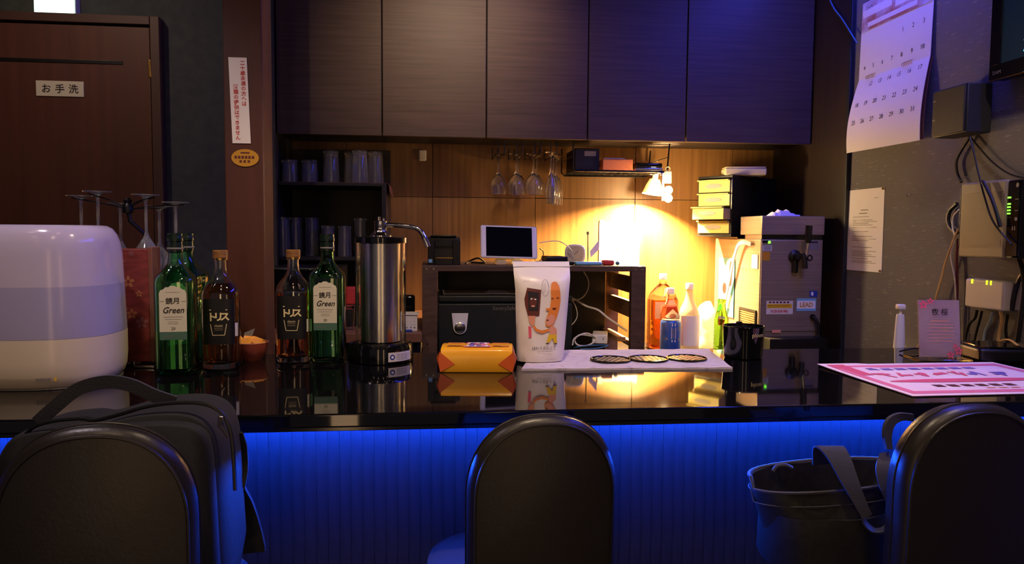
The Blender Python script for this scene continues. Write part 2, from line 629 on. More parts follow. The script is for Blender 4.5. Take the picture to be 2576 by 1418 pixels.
# unseen small ceiling lamps added over the customers' side for highlights on glass
k_ = 0
for y_, rn in ((-.7, 'row farthest from the bar'), (.1, 'middle row'), (.9, 'row nearest the bar')):
    for x_, cn_ in ((-1.2, 'first from the door wall'), (-.4, 'second from the door wall'), (.45, 'second from the calendar wall'), (1.15, 'first from the calendar wall')):
        o_ = obj('added_ceiling_lamp', lathe([(.001, 2.455), (.028, 2.455), (.030, 2.4595), (.001, 2.4598)], 18, None, (x_, y_, 0)), 'ceiling_glow')
        tag(o_, 'small round ceiling lamp, ' + rn + ', ' + cn_, 'lamp', 'ceiling lamps over the bar seats')
# unseen tall lanterns added behind the viewer for warm reflections on steel and glass
for i, (x_, y_) in enumerate(((-.42, -1.15), (.62, -1.3))):
    t_ = thing('added_lantern', ('tall warm paper lantern behind the seats, nearer the door wall', 'tall warm paper lantern behind the seats, nearer the calendar wall')[i], 'lamp', (x_, y_, 0))
    obj('base', BOX((-.09, -.09, 0), (.09, .09, .04), .004), 'black', t_)
    obj('paper_shade', lathe([(.060, .041), (.064, .05), (.064, 1.85), (.060, 1.86)], 24), mat('added_lantern_glow%d' % i, (255, 214, 160), .4, emit=4.5, ecol=(255, 206, 150)), t_)
    obj('top_ring', lathe([(.001, 1.861), (.067, 1.861), (.067, 1.885), (.001, 1.886)], 24), 'black', t_)
# blue cove lamps near the ceiling (out of frame above)
tag(obj('led_strip', BOX((1.43, .9, 2.40), (1.49, 2.68, 2.42)), 'led_cove'), 'blue LED strip along the top of the calendar wall', 'lamp')
tag(obj('led_strip', BOX((.0, 2.42, 2.44), (1.45, 2.45, 2.452)), mat('led_aisle', (30, 50, 255), .5, emit=3, ecol=(36, 70, 255))), 'blue LED strip above the dark wall cabinets', 'lamp')

# ------------------------------------------------------------------ back counters
wt = tag(obj('worktop', BOX((-.586, 2.58, .885), (at(1062, 842, Y=2.58).x, 3.348, .918), .003), 'worktop_brown'), 'brown worktop behind the steel dispenser', 'worktop')
tag(obj('base_cabinet', BOX((-.586, 2.62, 0), (at(1062, 842, Y=2.58).x - .01, 3.348, .884), .003), 'cabinet_dark'), 'dark base cabinet under the brown worktop', 'cabinet')
ZL = .765
xl = at(1062, 842, Y=2.58).x + .002
tag(obj('work_counter', BOX((xl, 2.5, 0), (XW - .014, 3.348, ZL), .003), 'cabinet_dark'), 'low dark work counter under the safe, bottles and beer dispenser', 'counter')

# wall cabinets
YC = 3.0
cx = [-.584, -.185, .22, .625, 1.03, XW - .016]
ZB = 1.634
names = ['leftmost dark brown wall cabinet, over the glass shelf', 'dark brown wall cabinet second from the pillar, catching warm light',
         'middle dark brown wall cabinet, above the hanging wine glasses', 'dark wall cabinet above the wire rack with the orange box',
         'rightmost wide dark wall cabinet, above the black drawer chest']
for i in range(5):
    c = thing('wall_cabinet', names[i], 'cabinet', (cx[i], YC, ZB), 0, 'wall cabinets over the back bar')
    wd = cx[i + 1] - cx[i]
    obj('body', BOX((.001, .021, .012), (wd - .001, .345, .82), .001, 1), 'cabinet_dark', c)
    obj('cabinet_door', BOX((.0025, 0, 0), (wd - .0025, .0195, .82), .0015, 2), 'cabinet', c)

# ------------------------------------------------------------------ bottles on the bar
def shell(outer, inner, n=36):
    """outer/inner lists of (w, d, z, e): glass with a wall"""
    bm = NB()
    ro = [supr(w_, d_, z_, e_, n) for w_, d_, z_, e_ in outer]
    ri = [supr(w_, d_, z_, e_, n) for w_, d_, z_, e_ in inner]
    rings(bm, ro + ri, True, True)
    bmesh.ops.recalc_face_normals(bm, faces=bm.faces)
    return bm

def green_bottle(loc, rz, label, mirror=False):
    t = thing('green_bottle', label, 'bottle', loc, rz, 'green spirit bottles on the bar')
    W = .0405
    out = [(.034, .034, 0, 5), (W, W, .006, 6), (W, W, .200, 6), (.0385, .0385, .211, 5), (.022, .022, .231, 2.6), (.0165, .0165, .240, 2), (.0138, .0138, .268, 2), (.0138, .0138, .285, 2)]
    inn = [(.0110, .0110, .285, 2), (.0110, .0110, .266, 2), (.0135, .0135, .240, 2), (.019, .019, .230, 2.6), (.0345, .0345, .209, 5), (.0365, .0365, .199, 6), (.0365, .0365, .016, 6), (.028, .028, .011, 5)]
    obj('glass', shell(out, inn), 'glass_green', t, 50)
    cp = NB()
    lathe([(.0142, .262), (.0165, .264), (.0165, .281), (.0158, .283), (.0158, .287), (.0175, .288), (.0175, .296), (.0165, .298), (.0165, .304), (.014, .305)], 28, cp)
    obj('cap', cp, 'cap_green', t, 30)
    b = NB()
    lathe([(.0168, .270), (.0172, .2705), (.0172, .2735), (.0168, .274)], 28, b)
    obj('cap_band', b, 'print_grey', t)
    fn = plane_fn((0, -W - .0004, 0), XD, ZD)
    lab = [(-.027, .096), (.027, .096), (.027, .178), (.0245, .184), (.018, .187), (.014, .191), (.008, .191), (.004, .194), (-.004, .194), (-.008, .191), (-.014, .191), (-.018, .187), (-.0245, .184), (-.027, .178)]
    lb = decal('label_sheet', [lab], fn, 'label_cream', t)
    decal('label_band', [qd(-.027, .079, .027, .0955)], fn, 'label_green', t)
    decal('label_rule', [qd(-.026, .1605, -.017, .1613), qd(.017, .1605, .026, .1613), qd(-.019, .1275, .019, .1282), qd(-.016, .1225, .016, .1231), qd(-.010, .117, .010, .1176), qd(-.010, .113, .010, .1136), qd(-.014, .180, .014, .1806), qd(-.020, .086, 0, .0872)], fn, 'print_grey', lb, .0003)
    text(lb, [('鏡', -.0072, .162, .0145), ('月', .0072, .162, .0145)], fn, 'print_dark', lift=.0004, bold=.01)
    text(lb, [('Green', 0, .1425, .0185, .9)], fn, 'print_dark', lift=.0005, shear=.35, bold=.012)
    text(lb, [('20', 0, .103, .0085)], fn, 'print_dark', lift=.0004)
    return t

def whisky_bottle(loc, rz, label, level):
    t = thing('whisky_bottle', label, 'bottle', loc, rz, 'clear whisky bottles on the bar')
    W = .0400
    out = [(.033, .033, 0, 3), (.0385, .0385, .004, 3.2), (W, W, .012, 3.4), (W, W, .166, 3.4), (.0375, .0375, .180, 3), (.030, .030, .193, 2.4), (.0205, .0205, .204, 2), (.0148, .0148, .216, 2), (.0130, .0130, .232, 2), (.0136, .0136, .246, 2), (.0136, .0136, .252, 2)]
    inn = [(.0105, .0105, .252, 2), (.0105, .0105, .232, 2), (.0122, .0122, .216, 2), (.0178, .0178, .204, 2), (.027, .027, .1915, 2.4), (.0345, .0345, .179, 3), (.0368, .0368, .166, 3.4), (.0368, .0368, .018, 3.4), (.030, .030, .012, 3)]
    obj('glass', shell(out, inn), 'glass', t, 50)
    lq = []
    for w_, d_, z_, e_ in reversed(inn):
        if z_ <= level:
            lq.append((w_ - .0004, d_ - .0004, z_ + .0003, e_))
    w_ = lq[-1][0]
    if level > .18:
        w_ = .0178 if level > .2 else .026
    lq.append((w_, w_, level, 3 if level < .18 else 2))
    bm = NB()
    rings(bm, [supr(a, b_, c, e_, 36) for a, b_, c, e_ in lq])
    obj('whisky', bm, 'amber', t, 50)
    cp = NB()
    lathe([(.0150, .249), (.0165, .250), (.0165, .266), (.0155, .267)], 28, cp)
    obj('cap', cp, 'cork', t)
    b = NB()
    lathe([(.0154, .2445), (.0160, .245), (.0160, .2495), (.0154, .250)], 28, b)
    obj('cap_ring', b, 'brass', t)
    def fn(x, y, z=0):
        # front of the rounded-square body
        a = min(.999, abs(x) / (W + .0005))
        yy = -(W + .0006 + z) * (1 - a ** 3.4) ** (1 / 3.4)
        return V((x, yy, y))
    lb = gridlabel('label_sheet', -.033, .033, .058, .160, fn, 'label_black', t, 16, 1)
    text(lb, [('ト', -.0135, .120, .021), ('リ', 0, .120, .021), ('ス', .0135, .120, .021)], fn, 'print_cream', lift=.0005, bold=.035)
    tr = [(-.017, .104), (-.0125, .079), (.0125, .079), (.017, .104)]
    pol = []
    for a, b_ in zip(tr[:-1], tr[1:]):
        dx, dy = b_[0] - a[0], b_[1] - a[1]
        L = math.hypot(dx, dy)
        nx, ny = -dy / L * .0007, dx / L * .0007
        pol.append([(a[0] - nx, a[1] - ny), (b_[0] - nx, b_[1] - ny), (b_[0] + nx, b_[1] + ny), (a[0] + nx, a[1] + ny)])
    pol += [qd(-.019, .1345, .019, .1365)]
    pol += [qd(-.009, .0945, .009, .0949), qd(-.009, .0905, .009, .0909)]
    decal('label_rule', pol, fn, 'print_cream', lb, .0005)
    text(lb, [('classic', 0, .1005, .0075)], fn, 'print_cream', lift=.0005)
    gridlabel('strip_label', .0335, .0385, .075, .105, fn, 'sticker', t, 4, 1)
    return t

p = at(430, 948, Z=ZC)
green_bottle((p.x, p.y + .045, ZC), R(8), 'green glass spirit bottle with cream label, nearest the cherry-blossom box')
p = at(481, 925, Z=ZC)
green_bottle((-.568, 1.845, ZC), R(-14), 'green glass spirit bottle half hidden behind the whisky bottle on the humidifier side')
p = at(546, 932, Z=ZC)
whisky_bottle((p.x, p.y + .043, ZC), R(6), 'nearly full whisky bottle with a black label, beside the little red bowl', .192)
p = at(733, 915, Z=ZC)
whisky_bottle((p.x, p.y + .04, ZC), R(2), 'part-empty whisky bottle with a black label and cork, between pillar and green bottle', .165)
p = at(820, 914, Z=ZC)
green_bottle((p.x, p.y + .041, ZC), R(-1), 'green glass spirit bottle with cream label, next to the steel dispenser')

# ------------------------------------------------------------------ humidifier
p = at(60, 985, Z=ZC)
h = thing('humidifier', 'white table humidifier with lilac tank and cream base', 'humidifier', (p.x - .012, p.y + .125, ZC))
HR = .142
def hring(r, z):
    return supr(r, r * .92, z, 2.6, 48)
b = NB()
rings(b, [hring(HR * .90, .004), hring(HR * .955, .012), hring(HR * .985, .027), hring(HR, .052), hring(HR, .099)])
obj('base', b, 'cream_base', h)
b = NB()
rings(b, [hring(HR * .80, 0), hring(HR * .93, .001), hring(HR * .93, .0035), hring(HR * .80, .004)])
obj('foot_ring', b, 'print_grey', h)
b = NB()
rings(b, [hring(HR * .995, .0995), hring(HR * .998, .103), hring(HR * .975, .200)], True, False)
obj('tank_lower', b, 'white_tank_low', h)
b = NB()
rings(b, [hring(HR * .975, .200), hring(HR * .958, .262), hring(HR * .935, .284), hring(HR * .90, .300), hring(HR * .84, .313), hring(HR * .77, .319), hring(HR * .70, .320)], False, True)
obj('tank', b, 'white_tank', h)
def hfn(x, y, z=0):
    a = min(.99, abs(x) / HR)
    return V((x, -HR * .92 * (1 - a ** 2.6) ** (1 / 2.6) * .99 - .0008 - z, y))
decal('maker_mark', [qd(.036 + i * .0065, .021, .041 + i * .0065, .0255) for i in range(4)], hfn, 'print_grey', h)
decal('mist_mark', [[(.066, .022), (.0685, .0185), (.071, .022), (.0695, .0285)]], hfn, 'print_yellow', h)

# ------------------------------------------------------------------ cherry-blossom box
p0, p1 = at(228, 915, Z=ZC), at(383, 918, Z=ZC)
yb_ = (p0.y + p1.y) / 2 - .005
bx_ = thing('patterned_box', 'dark red box with cherry blossom pattern beside the humidifier', 'box', ((p0.x + p1.x) / 2, yb_, ZC))
hw = (p1.x - p0.x) / 2
obj('body', BOX((-hw, 0, .006), (hw, .05, .268), .003), 'red_box', bx_)
obj('edge_strip', BOX((hw - .006, -.002, .006), (hw + .004, .052, .272), .002), 'liner', bx_)
for sx in (-.6, .75):
    obj('foot', BOX((hw * sx - .012, .004, 0), (hw * sx + .012, .046, .0055), .001), 'black', bx_)
fn = plane_fn((0, 0, 0), XD, ZD, .0006)
def flower(cx_, cy_, r):
    return [ell(cx_ + r * .62 * math.cos(a), cy_ + r * .62 * math.sin(a), r * .42, r * .30, 8, a) for a in [PI / 2 + 2 * PI * i / 5 for i in range(5)]]
gold, lil = [], []
for i, (fx, fz, r) in enumerate([(.005, .238, .010), (-.028, .212, .011), (-.006, .202, .012), (.022, .192, .014), (-.024, .150, .015), (-.008, .182, .010), (.028, .118, .012), (.050, .098, .014), (.012, .128, .009), (.002, .052, .012), (.030, .258, .006), (-.045, .120, .008), (.045, .165, .008)]):
    (gold if i % 3 == 0 else lil).extend(flower(fx, fz, r))
decal('blossom_print', gold, fn, 'blossom_gold', bx_)
decal('blossom_print', lil, fn, 'blossom_lilac', bx_)
# small things at the foot of the box: clip and metal tray end
p = at(275, 935, Z=ZC)
b = NB()
sweep(b, spline([at(225, 930, Z=ZC + .003), at(250, 926, Z=ZC + .003), at(272, 925, Z=ZC + .004)]), circ(.003))
hp = tag(obj('appliance_cable', b, 'cord_tan'), 'short tan cord lying behind the humidifier', 'cord')
p = at(281, 940, Z=ZC)
tag(obj('cord_clip', BOX((p.x - .010, p.y - .004, ZC), (p.x + .010, p.y + .006, ZC + .018), .002), 'steel_brushed'), 'small grey clip standing by the foot of the patterned box', 'clip')
p = at(362, 925, Z=ZC)
b = BOX((p.x - .022, p.y - .006, ZC), (p.x + .024, p.y + .006, ZC + .006), .002)
box(b, (p.x - .022, p.y - .006, ZC + .0055), (p.x - .018, p.y + .006, ZC + .016), .001)
tag(obj('card_stand', b, 'steel'), 'small bright metal card stand at the corner of the patterned box', 'stand')

# ------------------------------------------------------------------ glass stand with hanging wine glasses
def glass_profile(H, rb, base_r, stem, bowl_top_r, bowl_h):
    """closed lathe profile of a stemmed glass, standing on its base at z=0"""
    tw = .0011
    z0 = H - bowl_h
    prof = [(.001, 0), (base_r, 0), (base_r, .0015), (base_r * .4, .004), (stem * 1.6, .009), (stem, .018), (stem, z0 * .9), (stem * 1.8, z0)]
    for i in range(1, 9):
        a = i / 8
        r = rb * math.sin(min(1, a * 1.6) * PI / 2) ** .8 if a < .63 else rb + (bowl_top_r - rb) * ((a - .63) / .37) ** 1.3
        prof.append((max(r, stem * 1.8), z0 + bowl_h * a))
    for i in range(8, 0, -1):
        a = i / 8
        r = rb * math.sin(min(1, a * 1.6) * PI / 2) ** .8 if a < .63 else rb + (bowl_top_r - rb) * ((a - .63) / .37) ** 1.3
        prof.append((max(r - tw, .001), z0 + bowl_h * a + (.002 if i < 8 else 0)))
    prof.append((.0008, z0 + .004))
    return prof

def upside(prof):
    return [(r, -z) for r, z in prof]

def lathe_glass(prof, n=26):
    bm = lathe(prof, n)
    bmesh.ops.recalc_face_normals(bm, faces=bm.faces)
    return bm

stand_c = at(322, 524, Y=2.03)
# floor of the stand is on the bar, behind the box
st = thing('glass_stand', 'black wire stand holding six upturned wine glasses', 'stand', (stand_c.x, 1.92, ZC))
zh = at(322, 524, Y=1.92).z - ZC
sx = at(322, 524, Y=1.92).x
st.location.x = sx
obj('base', lathe([(.030, 0), (.032, .002), (.030, .006), (.010, .009)], 32), 'black_metal', st)
b = tube([(0, 0, .006), (.02, .01, .10), (.035, .012, zh - .10), (.033, .01, zh - .06), (.004, 0, zh - .03), (0, 0, zh)], .005, 10)
obj('pole', b, 'black_metal', st)
obj('hub', lathe([(.006, zh - .012), (.012, zh - .010), (.013, zh + .004), (.008, zh + .012), (.010, zh + .02), (.003, zh + .026)], 16), 'black_metal', st)
gl_px = [(203, 492, 1.96), (245, 481, 1.916), (302, 511, 1.97), (366, 489, 1.916), (400, 518, 2.03), (441, 508, 1.955)]
slots = []
for (u, v, Y) in gl_px:
    q = at(u, v, Y=Y)
    slots.append(q)
for q in slots:
    l = q - V((sx, 1.92, ZC))
    dirv = V((l.x, l.y, 0)).normalized()
    sd = V((-dirv.y, dirv.x, 0)) * .006
    b = NB()
    endp = l + dirv * .02
    lz = l.z - .006
    for sg in (-1, 1):
        tube(spline([V((0, 0, zh - .002)), V((l.x * .5, l.y * .5, (zh + lz) / 2)) + sd * sg, V((endp.x, endp.y, lz)) + sd * sg], 4), .0013, 6, b)
    obj('arm', b, 'black_metal', st)
gprof = upside(glass_profile(.205, .034, .032, .0036, .028, .105))
gm = None
gl_names = ['upturned wine glass hanging behind the humidifier, leftmost on the black stand', 'tall upturned wine glass hanging second from the humidifier on the black stand',
            'small upturned wine glass hanging just in front of the stand pole', 'large upturned wine glass hanging above the corner of the patterned box',
            'upturned wine glass hanging at the back behind the green bottles', 'upturned wine glass hanging right above the green bottle caps']
for i, q in enumerate(slots):
    if gm is None:
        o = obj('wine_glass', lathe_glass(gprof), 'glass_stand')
        gm = o.data
    else:
        o = bpy.data.objects.new('wine_glass', gm)
        col.objects.link(o)
    o.location = q
    tag(o, gl_names[i], 'glass', 'wine glasses on the black stand')

# ------------------------------------------------------------------ bowl of wrapped candies
p = at(633, 908, Z=ZC)
bc = V((p.x - .004, p.y + .022, ZC))
bo = thing('candy_bowl', 'small red-brown bowl holding orange wrapped sweets', 'bowl', bc)
prof = [(.001, 0), (.020, 0), (.021, .003), (.031, .014), (.037, .030), (.039, .043), (.0375, .0435), (.035, .030), (.029, .017), (.018, .007), (.001, .006)]
b = lathe(prof, 32)
bmesh.ops.recalc_face_normals(b, faces=b.faces)
obj('body', b, 'bowl_red', bo)
obj('rim', tube([(.0383 * math.cos(t), .0383 * math.sin(t), .0434) for t in [2 * PI * i / 32 for i in range(32)]], .0013, 6, closed=True), 'print_skin', bo)
cl = ['flat orange sweet sticking up from the back of the bowl', 'square orange wrapped sweet leaning left in the red bowl', 'long orange wrapped sweet lying across the red bowl']
for i, (x_, y_, z_, rx, ry, rz) in enumerate([(-.006, .012, .046, 60, 8, 10), (-.014, -.006, .044, 50, -14, 24), (.012, -.004, .046, 40, 12, -30)]):
    b = NB()
    box(b, (-.016, -.010, -.003), (.016, .010, .003), .002)
    for sg in (-1, 1):
        prism([(sg * .016, -.002, 0), (sg * .016, .002, 0), (sg * .024, .008, .001), (sg * .024, -.008, -.001)], (0, 0, .0008), b)
    o = tag(obj('sweet', b, 'candy'), cl[i], 'sweet', 'sweets in the red bowl')
    o.location = bc + V((x_, y_, z_))
    o.rotation_euler = (R(rx), R(ry), R(rz))
b = NB()
pts = [V((-.024, .012, .046)), V((-.004, .014, .050)), V((.004, .016, .074)), V((-.020, .014, .064))]
prism(pts, (0, .0012, 0), b)
o = tag(obj('wrapper', b, 'print_grey'), 'grey twist of empty wrapper standing up in the red bowl', 'wrapper')
o.location = bc

# ------------------------------------------------------------------ steel dispenser
p = at(953, 919, Z=ZC)
dp = thing('drink_dispenser', 'tall steel drink dispenser in a clear tube with black base and lid', 'dispenser', (p.x, p.y + .077, ZC))
obj('base', lathe([(.074, 0), (.0775, .002), (.0775, .036), (.074, .044), (.064, .0465), (.001, .0467)], 56), 'black_gloss', dp)
obj('inner_tank', lathe([(.046, .048), (.0475, .049), (.0475, .283), (.046, .284)], 56), 'steel', dp)
bm = lathe([(.0575, .047), (.0600, .047), (.0600, .284), (.0575, .284)], 56, None, (0, 0, 0), False, False)
bm2 = bm.verts
bm.verts.ensure_lookup_table()
n = 56
for i in range(n):
    bm.faces.new((bm.verts[i], bm.verts[3 * n + i], bm.verts[3 * n + (i + 1) % n], bm.verts[(i + 1) % n]))
bmesh.ops.recalc_face_normals(bm, faces=bm.faces)
obj('clear_tube', bm, 'glass_thin', dp)
obj('lid', lathe([(.058, .2845), (.063, .285), (.063, .297), (.060, .299), (.001, .300)], 56), 'black_gloss', dp)
b = lathe([(.026, .299), (.026, .302), (.018, .309), (.015, .314), (.015, .336), (.012, .338), (.001, .339)], 28)
sp = obj('tap', b, 'chrome', dp)
b = lathe([(.0035, .337), (.0035, .342), (.0045, .343), (.0045, .346), (.002, .348)], 12, None, (-.004, 0, 0))
lathe([(.0025, .337), (.0025, .343), (.001, .344)], 12, b, (.007, -.003, 0))
obj('tap_knob', b, 'chrome', sp)
arm = spline([(.012, -.002, .328), (.045, -.008, .3265), (.080, -.014, .322), (.097, -.017, .312), (.108, -.019, .292), (.114, -.020, .276)], 6)
bm = NB()
sweep(bm, arm, lambda i: [(x * (1 if i < 22 else 1.25), y * (1 if i < 22 else 1.1)) for x, y in circ(.0058, 12)])
obj('spout', bm, 'chrome', sp)
def dfn(x, y, z=0):
    a = x / .0775
    rr = .0778 + z
    return V((rr * math.sin(a), -rr * math.cos(a), y))
lb = gridlabel('label_sheet', .022, .090, .007, .029, dfn, 'sticker', dp, 14, 1)
decal('label_mark', [ell(.032, .018, .0062, .0062, 20)], dfn, 'print_blue', lb, .0004)
decal('label_mark', [ell(.032, .018, .0032, .0032, 16)], dfn, 'print_white', lb, .0007)
decal('label_rule', [qd(.043 + j * .011, .023 - i * .004, .0525 + j * .011, .0238 - i * .004) for i in range(4) for j in range(3)], dfn, 'print_grey', lb, .0004)

# ------------------------------------------------------------------ yellow wrapped package
p0, p1 = at(1107, 937, Z=ZC), at(1290, 938, Z=ZC)
pk = thing('snack_package', 'glossy yellow and orange wrapped snack block lying on the bar', 'package', ((p0.x + p1.x) / 2, (p0.y + p1.y) / 2, ZC), math.atan2(p1.y - p0.y, p1.x - p0.x))
L = (p1 - p0).length / 2
Dp, Hh = .098, .054
b = NB()
# cross-section in y-z, lofted along x, ends pulled out at mid-height
sec = [(.001, .001), (0, .004), (-.001, .030), (.001, Hh - .006), (.006, Hh - .001), (.05, Hh + .003), (Dp - .012, Hh), (Dp, Hh - .012), (Dp, .004), (Dp - .003, .001)]
def sx_(xx, sc_):
    cy, cz = Dp / 2, Hh / 2
    return [V((xx, cy + (y - cy) * sc_, cz + (z - cz) * sc_)) for y, z in sec]
rings(b, [sx_(-L + .001, .97)] + [sx_(x_ * L, 1) for x_ in (-.97, -.6, -.2, .2, .6, .97)] + [sx_(L - .001, .97)])
bmesh.ops.recalc_face_normals(b, faces=b.faces)
obj('wrap', b, 'foil_yellow', pk)
for sg in (-1, 1):
    b = NB()
    q = [V((sg * L * .995, .0, .002)), V((sg * L * .995, Dp, .002)), V((sg * L * .995, Dp, Hh - .002)), V((sg * L * .995, 0, Hh - .004))]
    tip0, tip1 = V((sg * (L + .009), .012, Hh * .58)), V((sg * (L + .007), Dp - .012, Hh * .52))
    vs_ = [b.verts.new(x_) for x_ in q + [tip0, tip1]]
    for f in ((0, 4, 3), (0, 1, 5, 4), (3, 4, 5, 2), (1, 2, 5)):
        b.faces.new([vs_[i] for i in f])
    bmesh.ops.recalc_face_normals(b, faces=b.faces)
    obj('end_fold', b, 'foil_orange', pk, 20)
    b = NB()
    tri = [(sg * L, .0015), (sg * (L + .0035), Hh * .55), (sg * L, Hh - .008), (sg * (L - .033), Hh * .36)]
    prism([(x_, -.0004, z_) for x_, z_ in tri], (0, -.0009, 0), b)
    obj('corner_fold', b, 'foil_orange', pk, 20)
def tfn(x, y, z=0):
    return V((x, y, Hh + .0036 + z - .00006 * abs(y * 1000 - 50) - (0 if .006 < y else .004)))
decal('top_print', [qd(-.068, .022, -.030, .080), qd(.034, .022, .072, .080)], tfn, 'print_orange', pk)
lb = decal('top_print', [[(-.029, .016), (.031, .016), (.026, .084), (-.024, .084)]], tfn, 'print_pink', pk, .0003)
decal('top_print', [[(-.024, .020), (.025, .020), (.021, .080), (-.020, .080)]], tfn, 'print_white', lb, .0006)
decal('top_print', [ell(-.012, .034, .007, .010), ell(.004, .030, .006, .008), ell(-.010, .060, .008, .010), ell(.010, .062, .006, .012)], tfn, 'print_purple', lb, .0009)
decal('top_print', [ell(.014, .040, .006, .012), ell(-.002, .052, .006, .008)], tfn, 'print_pink', lb, .0010)
decal('top_print', [qd(-.064, .026, -.036, .030), qd(-.062, .050, -.038, .053), qd(.038, .026, .054, .030)], tfn, 'print_brown', pk, .0004)

# ------------------------------------------------------------------ cloth mat and coasters
c4 = [at(1312, 933, Z=ZC), at(1843, 929, Z=ZC), at(1782, 881, Z=ZC), V((.27, 1.948, ZC))]
mt = NB()
nx, ny = 24, 12
vt = []
for j in range(ny + 1):
    row = []
    for i in range(nx + 1):
        a, c = i / nx, j / ny
        q = (c4[0].lerp(c4[1], a)).lerp(c4[3].lerp(c4[2], a), c)
        q.z = ZC + .0042 + .0006 * math.sin(i * 1.7 + j * .9) + (.001 if j == 0 else 0)
        row.append(q)
    vt.append(row)
tv = [[mt.verts.new(q) for q in r] for r in vt]
bv = [[mt.verts.new(V((q.x, q.y, ZC + .0003))) for q in r] for r in vt]
for j in range(ny):
    for i in range(nx):
        mt.faces.new((tv[j][i], tv[j][i + 1], tv[j + 1][i + 1], tv[j + 1][i]))
        mt.faces.new((bv[j][i], bv[j + 1][i], bv[j + 1][i + 1], bv[j][i + 1]))
for i in range(nx):
    mt.faces.new((tv[0][i], bv[0][i], bv[0][i + 1], tv[0][i + 1]))
    mt.faces.new((tv[ny][i], tv[ny][i + 1], bv[ny][i + 1], bv[ny][i]))
for j in range(ny):
    mt.faces.new((tv[j][0], tv[j + 1][0], bv[j + 1][0], bv[j][0]))
    mt.faces.new((tv[j][nx], bv[j][nx], bv[j + 1][nx], tv[j + 1][nx]))
tag(obj('table_mat', mt, 'mat_cloth'), 'pale lilac-grey cloth mat under the white pouch and coasters', 'mat')
cn = ['round black lace coaster nearest the white pouch', 'middle round lace coaster, shining in the lamplight', 'round black lace coaster nearest the black ashtray']
proto = None
for i, u in enumerate((1536, 1631, 1728)):
    q = at(u, 905 - i * 1.8, Z=ZC + .006)
    t = thing('coaster', cn[i], 'coaster', (q.x, q.y + .001, ZC + .0062), R(25 * i), 'lace coasters on the cloth mat')
    rr = .0475
    obj('disc', lathe([(.001, 0), (rr - .002, 0), (rr - .002, .0014), (.001, .0014)], 40), 'coaster', t)
    obj('rim', tube([(rr * math.cos(a), rr * math.sin(a), .0018) for a in [2 * PI * k / 40 for k in range(40)]], .0018, 6, closed=True), 'coaster', t)
    b = NB()
    st_ = .0135
    for rwo in range(-4, 5):
        for cc in range(-4, 5):
            x_ = (cc + (.5 if rwo % 2 else 0)) * st_
            y_ = rwo * st_ * .87
            if math.hypot(x_, y_) < rr - .007:
                n6 = [(x_ + .0052 * math.cos(a), y_ + .0052 * math.sin(a)) for a in [PI / 6 + PI / 3 * k for k in range(6)]]
                prism([(a_, b__, .0013) for a_, b__ in n6], (0, 0, .0009), b)
    obj('lace', b, 'coaster_lace', t, 0)

# ------------------------------------------------------------------ standing pouch
p0, p1 = at(1306, 911, Z=ZC + .005), at(1417, 911, Z=ZC + .005)
yc = (p0.y + p1.y) / 2 + .026
pch = thing('snack_pouch', 'white stand-up snack pouch with printed figures, on the cloth mat', 'pouch', ((p0.x + p1.x) / 2 + .001, yc, ZC + .0058), R(2))
HB = .236
prof = [(0, .0555, .030, 0), (.012, .0575, .033, 0), (.06, .0600, .031, 0), (.12, .0630, .027, .001), (.17, .0655, .022, .002), (.195, .0680, .016, .006), (.212, .0690, .0075, .016), (.222, .0690, .0022, .022), (HB, .0700, .0012, .034)]
def pint(z):
    for a, b_ in zip(prof[:-1], prof[1:]):
        if z <= b_[0]:
            t = (z - a[0]) / (b_[0] - a[0])
            return [a[i] + (b_[i] - a[i]) * t for i in range(1, 4)]
    return list(prof[-1][1:])
def pfn(x, y, z=0):
    w_, d_, o_ = pint(y)
    a = min(1, abs(x) / w_)
    return V((x + .006 * (y / HB), o_ - d_ * (1 - a ** 2.4) ** .6 - .0007 - z, y))
b = NB()
zz = [i / 26 * HB for i in range(27)]
rs = []
for z_ in zz:
    w_, d_, o_ = pint(z_)
    ring = []
    for i in range(24):
        xn = -1 + 2 * i / 24
        wob = .0012 * math.sin(z_ * 70 + i * .7) * (1 if 0 < i < 24 else 0) * min(1, d_ / .02)
        ring.append(V((xn * w_ + .006 * (z_ / HB), o_ - d_ * (1 - abs(xn) ** 2.4) ** .6 - wob * .5, z_)))
    for i in range(24):
        xn = 1 - 2 * i / 24
        ring.append(V((xn * w_ + .006 * (z_ / HB), o_ + d_ * (1 - abs(xn) ** 2.4) ** .6, z_)))
    rs.append(ring)
rings(b, rs)
obj('bag', b, 'pouch', pch, 50)
w_ = .0698
obj('seal_strip', BOX((-.064, .020, .2235), (.076, .0215, .2255), .0004, 1), 'white', pch)
def subdiv_poly(pts, k=3):
    out = []
    for a, b_ in zip(pts, pts[1:] + pts[:1]):
        for j in range(k):
            out.append((a[0] + (b_[0] - a[0]) * j / k, a[1] + (b_[1] - a[1]) * j / k))
    return out
P_ = lambda name, polys, m, lift=0: decal(name, polys, pfn, m, pch, lift + .0006, None, 3)
